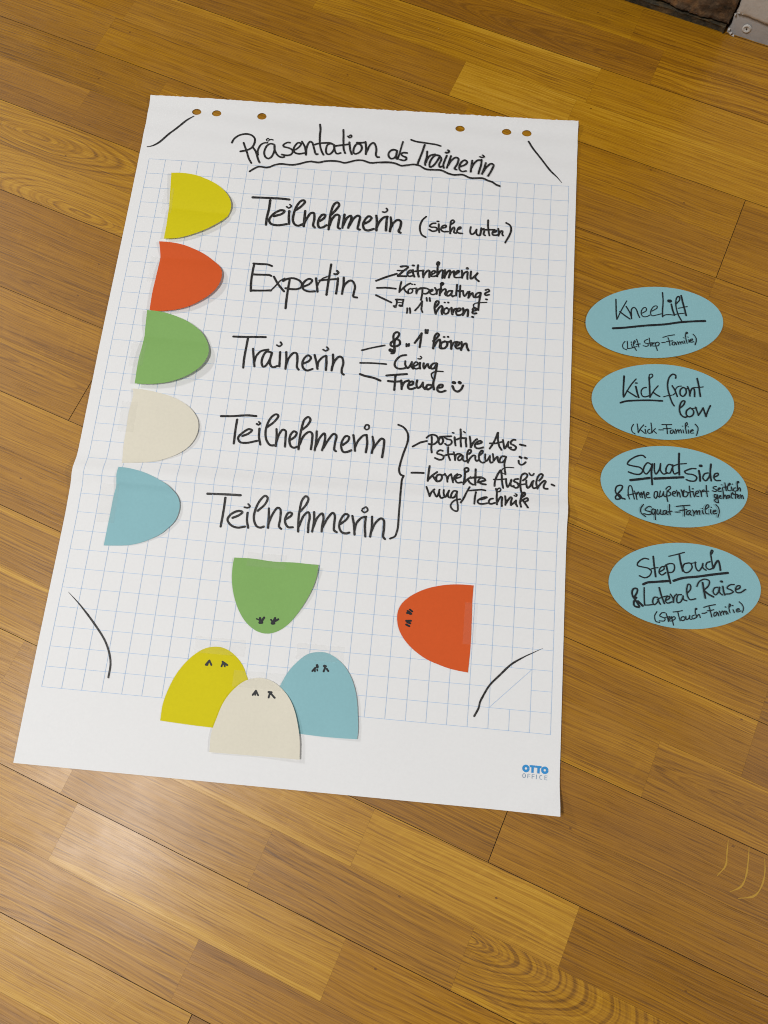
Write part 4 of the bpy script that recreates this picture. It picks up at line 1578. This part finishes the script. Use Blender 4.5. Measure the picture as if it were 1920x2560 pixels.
OUTLINES = {
    'yellow1': [(-0.2734, 0.3626, 1), (-0.2591, 0.3635, 0), (-0.2467, 0.3627, 0), (-0.2341, 0.3604, 0), (-0.2212, 0.3558, 0), (-0.2090, 0.3504, 0), (-0.1975, 0.3433, 0), (-0.1886, 0.3353, 0), (-0.1823, 0.3278, 0), (-0.1782, 0.3203, 0), (-0.1760, 0.3120, 0), (-0.1763, 0.3048, 0), (-0.1784, 0.2975, 0), (-0.1789, 0.2952, 1), (-0.1845, 0.2883, 0), (-0.1927, 0.2811, 0), (-0.2034, 0.2730, 0), (-0.2174, 0.2648, 0), (-0.2333, 0.2575, 0), (-0.2479, 0.2529, 0), (-0.2658, 0.2506, 1), (-0.2661, 0.2768, 0), (-0.2677, 0.3008, 0), (-0.2695, 0.3252, 0)],
    'red1': [(-0.2723, 0.2462, 1), (-0.2595, 0.2462, 0), (-0.2475, 0.2452, 0), (-0.2334, 0.2424, 0), (-0.2209, 0.2381, 0), (-0.2093, 0.2334, 0), (-0.1975, 0.2270, 0), (-0.1862, 0.2190, 0), (-0.1780, 0.2113, 0), (-0.1739, 0.2037, 0), (-0.1729, 0.1952, 0), (-0.1740, 0.1858, 0), (-0.1783, 0.1754, 0), (-0.1860, 0.1653, 0), (-0.1963, 0.1564, 0), (-0.2113, 0.1463, 0), (-0.2284, 0.1395, 0), (-0.2460, 0.1357, 0), (-0.2573, 0.1344, 0), (-0.2669, 0.1354, 1), (-0.2677, 0.1615, 0), (-0.2670, 0.1839, 0), (-0.2664, 0.2060, 0), (-0.2666, 0.2193, 0), (-0.2692, 0.2344, 0)],
    'green1': [(-0.2698, 0.1341, 1), (-0.2575, 0.1340, 0), (-0.2457, 0.1327, 0), (-0.2320, 0.1296, 0), (-0.2199, 0.1256, 0), (-0.2076, 0.1203, 0), (-0.1958, 0.1128, 0), (-0.1865, 0.1048, 0), (-0.1806, 0.0969, 0), (-0.1770, 0.0903, 0), (-0.1747, 0.0836, 0), (-0.1736, 0.0753, 0), (-0.1753, 0.0662, 0), (-0.1802, 0.0561, 0), (-0.1898, 0.0458, 0), (-0.2029, 0.0366, 0), (-0.2186, 0.0293, 0), (-0.2339, 0.0251, 0), (-0.2504, 0.0227, 0), (-0.2675, 0.0222, 1), (-0.2685, 0.0569, 0), (-0.2674, 0.0813, 0), (-0.2678, 0.0984, 0), (-0.2686, 0.1168, 0)],
    'white1': [(-0.2700, 0.0158, 1), (-0.2603, 0.0158, 0), (-0.2487, 0.0146, 0), (-0.2370, 0.0128, 0), (-0.2272, 0.0111, 0), (-0.2132, 0.0077, 0), (-0.2004, 0.0025, 0), (-0.1880, -0.0050, 0), (-0.1794, -0.0137, 0), (-0.1735, -0.0234, 0), (-0.1713, -0.0334, 0), (-0.1716, -0.0426, 0), (-0.1753, -0.0537, 0), (-0.1824, -0.0641, 0), (-0.1935, -0.0731, 0), (-0.2087, -0.0809, 0), (-0.2219, -0.0858, 0), (-0.2438, -0.0894, 0), (-0.2653, -0.0916, 1), (-0.2684, -0.0657, 0), (-0.2688, -0.0441, 0), (-0.2697, -0.0190, 0), (-0.2683, 0.0004, 0), (-0.2677, 0.0085, 0)],
    'blue1': [(-0.2675, -0.0985, 1), (-0.2573, -0.0987, 0), (-0.2458, -0.1004, 0), (-0.2341, -0.1030, 0), (-0.2206, -0.1076, 0), (-0.2089, -0.1128, 0), (-0.1988, -0.1179, 0), (-0.1896, -0.1250, 0), (-0.1836, -0.1309, 0), (-0.1795, -0.1382, 0), (-0.1779, -0.1466, 0), (-0.1786, -0.1551, 0), (-0.1811, -0.1638, 0), (-0.1887, -0.1744, 0), (-0.1979, -0.1837, 0), (-0.2097, -0.1911, 0), (-0.2225, -0.1972, 0), (-0.2371, -0.2014, 0), (-0.2529, -0.2033, 0), (-0.2692, -0.2045, 1), (-0.2690, -0.1792, 0), (-0.2685, -0.1558, 0), (-0.2678, -0.1363, 0), (-0.2661, -0.1213, 0), (-0.2676, -0.1099, 0)],
    'green2': [(-0.0977, -0.2058, 1), (-0.0747, -0.2051, 0), (-0.0486, -0.2065, 0), (-0.0178, -0.2056, 0), (-0.0032, -0.2061, 0), (0.0112, -0.2060, 1), (0.0105, -0.2202, 0), (0.0074, -0.2350, 0), (0.0019, -0.2499, 0), (-0.0045, -0.2632, 0), (-0.0125, -0.2765, 0), (-0.0208, -0.2866, 0), (-0.0302, -0.2938, 0), (-0.0408, -0.2978, 0), (-0.0503, -0.2979, 0), (-0.0603, -0.2945, 0), (-0.0717, -0.2864, 0), (-0.0814, -0.2746, 0), (-0.0902, -0.2579, 0), (-0.0958, -0.2407, 0), (-0.0982, -0.2254, 0), (-0.0984, -0.2133, 0)],
    'red2': [(0.2096, -0.2147, 1), (0.2094, -0.2363, 0), (0.2100, -0.2584, 0), (0.2105, -0.2802, 0), (0.2103, -0.3010, 0), (0.2094, -0.3232, 1), (0.1973, -0.3221, 0), (0.1849, -0.3201, 0), (0.1722, -0.3167, 0), (0.1579, -0.3119, 0), (0.1449, -0.3046, 0), (0.1341, -0.2963, 0), (0.1246, -0.2855, 0), (0.1189, -0.2743, 0), (0.1167, -0.2627, 0), (0.1175, -0.2540, 0), (0.1212, -0.2457, 0), (0.1292, -0.2370, 0), (0.1389, -0.2302, 0), (0.1511, -0.2239, 0), (0.1651, -0.2193, 0), (0.1792, -0.2163, 0), (0.1950, -0.2148, 0)],
    'yellow2': [(-0.1597, -0.4142, 1), (-0.1598, -0.3948, 0), (-0.1561, -0.3766, 0), (-0.1497, -0.3589, 0), (-0.1410, -0.3441, 0), (-0.1309, -0.3324, 0), (-0.1195, -0.3239, 0), (-0.1089, -0.3204, 0), (-0.0987, -0.3200, 0), (-0.0880, -0.3232, 0), (-0.0776, -0.3301, 0), (-0.0687, -0.3393, 0), (-0.0620, -0.3510, 0), (-0.0558, -0.3651, 0), (-0.0513, -0.3825, 0), (-0.0485, -0.3999, 0), (-0.0469, -0.4172, 1), (-0.0935, -0.4166, 0), (-0.1278, -0.4157, 0)],
    'blue2': [(0.0816, -0.4139, 1), (0.0634, -0.4146, 0), (0.0370, -0.4148, 0), (0.0141, -0.4141, 0), (-0.0320, -0.4128, 1), (-0.0309, -0.4008, 0), (-0.0271, -0.3825, 0), (-0.0199, -0.3620, 0), (-0.0108, -0.3419, 0), (0.0001, -0.3277, 0), (0.0107, -0.3187, 0), (0.0221, -0.3152, 0), (0.0329, -0.3150, 0), (0.0442, -0.3193, 0), (0.0560, -0.3280, 0), (0.0653, -0.3395, 0), (0.0720, -0.3528, 0), (0.0767, -0.3680, 0), (0.0797, -0.3865, 0), (0.0816, -0.4016, 0)],
    'white2': [(0.0156, -0.4435, 1), (-0.0073, -0.4435, 0), (-0.0338, -0.4440, 0), (-0.0940, -0.4450, 1), (-0.0950, -0.4237, 0), (-0.0914, -0.4064, 0), (-0.0855, -0.3861, 0), (-0.0776, -0.3724, 0), (-0.0642, -0.3590, 0), (-0.0523, -0.3540, 0), (-0.0416, -0.3528, 0), (-0.0286, -0.3558, 0), (-0.0160, -0.3634, 0), (-0.0057, -0.3737, 0), (0.0023, -0.3868, 0), (0.0090, -0.4048, 0), (0.0134, -0.4229, 0)],
    'knee': ('E', 0.4367, 0.1769, 0.1222),
    'kick': ('E', 0.4479, 0.0583, 0.0349),
    'squat': ('E', 0.4620, -0.0603, -0.0262),
    'step': ('E', 0.4744, -0.1908, 0.0611)}



def parse_strokes():
    out = []
    for ln in STROKES.strip().split('\n'):
        if ln[0] == '@':
            k, part = ln[1:].split()
            out.append((k, part, []))
        else:
            h, p = ln.split(':')
            tp = (1, 1)
            if ';' in h:
                h, t = h.split(';')
                tp = tuple(float(q) for q in t.split(','))
            pts = [Vector((int(q.split(',')[0]) * 1e-4, int(q.split(',')[1]) * 1e-4)) for q in p.split()]
            out[-1][2].append((int(h) * 1e-5, tp, pts))
    return out


BLOCKS = parse_strokes()


def write_block(name, strokes, zf, mat, parent):
    bm = bmesh.new()
    uvl = bm.loops.layers.uv.new('stroke')
    for i, (w, tp, pts) in enumerate(strokes):
        ribbon(bm, uvl, catmull(pts, 0.0016), w, zf, 0.00032 + 0.000012 * i, tp, True, 0.10, i * 3.3 + len(strokes))
    return obj(name, bm, mat, parent)


# ---------------------------------------------------------------- the flip chart sheet
CELL = 0.025
GX, GY = 12.5 * CELL, 15.5 * CELL
chart = thing('flip_chart_sheet', 'large white squared flip chart sheet with black handwriting lying on the parquet', 'flip chart sheet')


def build_sheet():
    edge = []

    def run(a, b, n, jag):
        for i in range(n):
            s = i / n
            p = Vector(a).lerp(Vector(b), s)
            if jag:
                p.y += jag * noise.noise(Vector((p.x * 260, 1.7, 0))) + jag * 0.6 * noise.noise(Vector((p.x * 900, 4, 0)))
            edge.append((p.x, p.y))
    tl, tr, br, bl = (-0.3286, 0.4996), (0.3232, 0.5019), (0.3250, -0.4779), (-0.3282, -0.4790)
    run(tl, bl, 120, 0)
    run(bl, br, 60, 0)
    run(br, tr, 120, 0)
    run(tr, tl, 220, 0.0011)              # torn off along the perforation
    holes = []
    for hx in (-0.2542, -0.2235, -0.1539, 0.1475, 0.2174, 0.2476):
        holes.append([(hx + 0.0071 * math.cos(i / 28 * math.tau), 0.4768 + 0.0058 * math.sin(i / 28 * math.tau)) for i in range(28)])
    lines = [[(x * 0.006, y) for x in range(-54, 54)] for y in (-0.1065, -0.0985, -0.1145, -0.136)]
    bm = sheet_bmesh(edge, sheet_z, 0.0075, 0.00018, holes, lines)
    return obj('sheet', bm, paper_material('white_chart_paper', (0.80, 0.795, 0.79), 0.012), chart)


sheet = build_sheet()


def build_grid_print():
    m, tree, bsdf = new_mat('pale_blue_print')
    bsdf.inputs['Base Color'].default_value = (0.34, 0.51, 0.74, 1)
    bsdf.inputs['Roughness'].default_value = 0.6
    bm = bmesh.new()
    uvl = bm.loops.layers.uv.new('stroke')
    w = 0.00042

    def line(a, b):
        d = (Vector(b) - Vector(a)).length
        n = max(1, int(d / 0.006))
        ribbon(bm, uvl, [Vector(a).lerp(Vector(b), i / n) for i in range(n + 1)], w, sheet_z, 0.00022, (1, 1), False)

    def X(i):
        return -GX + CELL * i

    def Y(j):
        return GY - CELL * j
    # the printed corner box at the bottom right: 22..24 columns, 28..30 rows, with a diagonal
    for i in range(26):
        if i == 23:
            line((X(i), Y(0)), (X(i), Y(28)))
            line((X(i), Y(30)), (X(i), Y(31)))
        else:
            line((X(i), Y(0)), (X(i), Y(31)))
    for j in range(32):
        if j == 29:
            line((X(0), Y(j)), (X(22), Y(j)))
            line((X(24), Y(j)), (X(25), Y(j)))
        else:
            line((X(0), Y(j)), (X(25), Y(j)))
    w = 0.0004
    line((X(22), Y(30)), (X(24), Y(28)))
    obj('grid_print', bm, m, sheet)


build_grid_print()


def build_logo():
    m, tree, bsdf = new_mat('logo_blue')
    bsdf.inputs['Base Color'].default_value = (0.025, 0.27, 0.62, 1)
    m2, tree2, bsdf2 = new_mat('logo_grey_blue')
    bsdf2.inputs['Base Color'].default_value = (0.20, 0.30, 0.42, 1)
    bm = bmesh.new()
    uvl = bm.loops.layers.uv.new('stroke')
    y0, h = -0.4331, 0.0086
    w = 0.0029

    def ell(cx, cy, rx, ry, n=28):
        return [Vector((cx + rx * math.cos(i / n * math.tau), cy + ry * math.sin(i / n * math.tau))) for i in range(n + 1)]
    for cx in (0.2850, 0.3072):
        ribbon(bm, uvl, ell(cx, y0 + h / 2, 0.0029, h / 2 - w / 2), w, sheet_z, 0.0003, (1, 1), False)
    for cx in (0.2928, 0.2998):
        ribbon(bm, uvl, [Vector((cx - 0.0034, y0 + h - w * .42)), Vector((cx + 0.0034, y0 + h - w * .42))], w * .84, sheet_z, 0.0003, (1, 1), False)
        ribbon(bm, uvl, [Vector((cx, y0 + h - w * .5)), Vector((cx, y0))], w * .95, sheet_z, 0.00034, (1, 1), False)
    obj('logo', bm, m, sheet)
    bm = bmesh.new()
    uvl = bm.loops.layers.uv.new('stroke')
    y0, h, w = -0.4394, 0.0045, 0.00062

    def st(*p):
        ribbon(bm, uvl, [Vector((a, b)) for a, b in p], w, sheet_z, 0.0003, (1, 1), True)
    xs = [0.2818, 0.2875, 0.2926, 0.2977, 0.3015, 0.3075]
    ribbon(bm, uvl, ell(xs[0] + .0014, y0 + h / 2, 0.0017, h / 2), w, sheet_z, 0.0003, (1, 1), False)
    for x in xs[1:3]:
        st((x, y0), (x, y0 + h), (x + .0026, y0 + h))
        st((x, y0 + h * .52), (x + .0023, y0 + h * .52))
    st((xs[3], y0), (xs[3], y0 + h))
    c = [Vector((xs[4] + .0017 + .0017 * math.cos(a), y0 + h / 2 + h / 2 * math.sin(a))) for a in [math.radians(55 + i * 12.5) for i in range(21)]]
    ribbon(bm, uvl, c, w, sheet_z, 0.0003, (1, 1), False)
    x = xs[5]
    st((x + .0027, y0 + h), (x, y0 + h), (x, y0), (x + .0027, y0))
    st((x, y0 + h * .52), (x + .0024, y0 + h * .52))
    obj('logo_subtitle', bm, m2, sheet)


build_logo()

PART_LABEL = {'brace': 'tall black curly brace right of the last two words'}
heads = [b for b in BLOCKS if b[0] == 'sheet' and b[1] == 'heading']
write_block('heading', [s for b in heads for s in b[2]], sheet_z, INK, chart)
for k, part, st in BLOCKS:
    if k == 'sheet' and part != 'heading':
        o = write_block(part, st, sheet_z, INK, chart)
        if part in PART_LABEL:
            o['label'] = PART_LABEL[part]


# ---------------------------------------------------------------- half oval cards stuck on the sheet
def smooth_outline(pts, seg):
    """Closed outline; points flagged 1 stay corners, between them a smooth curve."""
    n = len(pts)
    cs = [i for i in range(n) if pts[i][2]]
    out = []
    for a, b in zip(cs, cs[1:] + [cs[0] + n]):
        run = [Vector(pts[i % n][:2]) for i in range(a, b + 1)]
        # drop near-duplicate points
        rr = [run[0]]
        for q in run[1:]:
            if (q - rr[-1]).length > 0.0012:
                rr.append(q)
        rr[-1] = run[-1]
        out += [tuple(q) for q in catmull(rr, seg)[:-1]]
    return out


CARD_COL = {
    'yellow': (0.65, 0.56, 0.004),
    'red': (0.65, 0.097, 0.018),
    'green': (0.23, 0.425, 0.125),
    'white': (0.73, 0.685, 0.565),
    'blue': (0.26, 0.485, 0.525),
}
CARD_MAT = {k: paper_material(k + '_card', c, 0.03, 0.68, 0.5) for k, c in CARD_COL.items()}


def tape_material():
    m, tree, bsdf = new_mat('clear_tape')
    bsdf.inputs['Base Color'].default_value = (0.62, 0.60, 0.54, 1)
    bsdf.inputs['Roughness'].default_value = 0.3
    bsdf.inputs['Alpha'].default_value = 0.055
    return m


TAPE = tape_material()
LABELS = {
    'yellow1': 'yellow half oval card, creased, topmost in the column at the left edge of the sheet',
    'red1': 'orange red half oval card between the yellow and the green one in the left column',
    'green1': 'green half oval card in the middle of the left column, no footprints',
    'white1': 'cream half oval card between the green and the blue one in the left column',
    'blue1': 'light blue half oval card, creased, lowest in the left column',
    'green2': 'green half oval card with two footprints, round end pointing down',
    'red2': 'orange red half oval card with two footprints, round end pointing left',
    'yellow2': 'yellow half oval card with two footprints, partly under the cream card',
    'blue2': 'light blue half oval card with two footprints, behind the cream card',
    'white2': 'cream half oval card with two footprints, overlapping a yellow and a blue one',
}
CREASE = {'yellow1': [(-.2757, .3057, -.17, .2984)], 'red1': [(-.2757, .2222, -.17, .2220)], 'green1': [(-.2757, .0967, -.17, .0922)],
          'white1': [(-.2757, .0106, -.19, .0147)], 'blue1': [(-.2757, -.1190, -.17, -.1215), (-.2757, -.1065, -.17, -.1065)]}
TAPES = {   # clear adhesive strips holding the cards: centre, size, turn
    'yellow1': [(-0.2720, 0.3150, 0.016, 0.042, 0.03)],
    'red1': [(-0.2720, 0.2020, 0.016, 0.040, 0.0)],
    'green1': [(-0.2725, 0.0670, 0.022, 0.036, 0.0)],
    'white1': [(-0.2700, -0.0250, 0.022, 0.044, 0.02)],
    'blue1': [(-0.2740, -0.1480, 0.024, 0.052, 0.0)],
    'green2': [(-0.0560, -0.2060, 0.050, 0.018, 0.0)],
    'red2': [(0.2085, -0.2630, 0.016, 0.052, 0.0)],
    'yellow2': [(-0.1000, -0.3190, 0.064, 0.020, 0.0)],
    'blue2': [(0.0260, -0.3160, 0.060, 0.020, 0.0)],
    'white2': [(-0.0460, -0.3560, 0.064, 0.020, 0.0)],
}


def build_half_oval(kind):
    colour = kind[:-1]
    g = 'half oval cards taped in a column' if kind.endswith('1') else 'half oval cards with footprints'
    t = thing('half_oval_card', LABELS[kind], 'paper card', g)
    zf = lambda x, y: card_z(kind, x, y)
    poly = smooth_outline(OUTLINES[kind], 0.0025)
    lines = [[(a + (c - a) * i / 40, b + (d - b) * i / 40) for i in range(41)] for a, b, c, d in CREASE.get(kind, [])]
    obj('card', sheet_bmesh(poly, zf, 0.004, 0.00025, (), lines), CARD_MAT[colour], t)
    for k, part, st in BLOCKS:
        if k == kind:
            write_block(part, st, zf, INK_CARD, t)
    for cx, cy, sx, sy, rot in TAPES[kind]:
        bm = bmesh.new()
        nu, nv = max(3, int(sx / 0.003)), max(3, int(sy / 0.003))
        rows = []
        for j in range(nv + 1):
            row = []
            for i in range(nu + 1):
                a, b = (i / nu - .5) * sx, (j / nv - .5) * sy
                x, y = cx + a * math.cos(rot) - b * math.sin(rot), cy + a * math.sin(rot) + b * math.cos(rot)
                on = inside((x, y), poly)
                z = max(zf(x, y) + 0.00028 if on else sheet_z(x, y) + 0.00045, 0)
                if kind == 'white2' and not on:
                    z = max(z, card_z('yellow2', x, y) + 0.0004, card_z('blue2', x, y) + 0.0004)
                z += 0.0009 * math.exp(-((b - 0.004 - a * 0.35) / 0.0011) ** 2) * (1 if kind in ('green1', 'blue1') else 0)
                row.append(bm.verts.new((x, y, z)))
            rows.append(row)
        for r0, r1 in zip(rows, rows[1:]):
            for i in range(nu):
                bm.faces.new((r0[i], r0[i + 1], r1[i + 1], r1[i])).smooth = True
        obj('tape_strip', bm, TAPE, t)
    return t


for k in ('yellow1', 'red1', 'green1', 'white1', 'blue1', 'green2', 'red2', 'yellow2', 'blue2', 'white2'):
    build_half_oval(k)

# ---------------------------------------------------------------- four oval cards on the floor
OVAL_MAT = paper_material('light_blue_oval_card', (0.25, 0.47, 0.505), 0.02, 0.55, 0.4)
OVAL_LABEL = {
    'knee': 'light blue oval card reading KneeLift, topmost of four on the parquet',
    'kick': 'light blue oval card reading Kick front low on the parquet',
    'squat': 'light blue oval card reading Squat side, with four lines of writing',
    'step': 'light blue oval card reading StepTouch & Lateral Raise, lowest on the parquet',
}
for k in ('knee', 'kick', 'squat', 'step'):
    _, cx, cy, ang = OUTLINES[k]
    t = thing('oval_card', OVAL_LABEL[k], 'paper card', 'light blue oval cards beside the sheet')
    zf = lambda x, y: 0.0011 + 0.0006 * math.sin((x - cx) * 22 + cx * 40) * math.sin((y - cy) * 30 + 1)
    n = 150
    poly = []
    for i in range(n):
        a = i / n * math.tau
        p, q = 0.095 * math.cos(a), 0.055 * math.sin(a)
        poly.append((cx + p * math.cos(ang) - q * math.sin(ang), cy + p * math.sin(ang) + q * math.cos(ang)))
    obj('card', sheet_bmesh(poly, zf, 0.006, 0.0004), OVAL_MAT, t)
    parts = {}
    for kk, part, st in BLOCKS:
        if kk == k:
            parts.setdefault(part, []).extend(st)
    for part, st in parts.items():
        write_block(part, st, zf, INK_CARD, t)
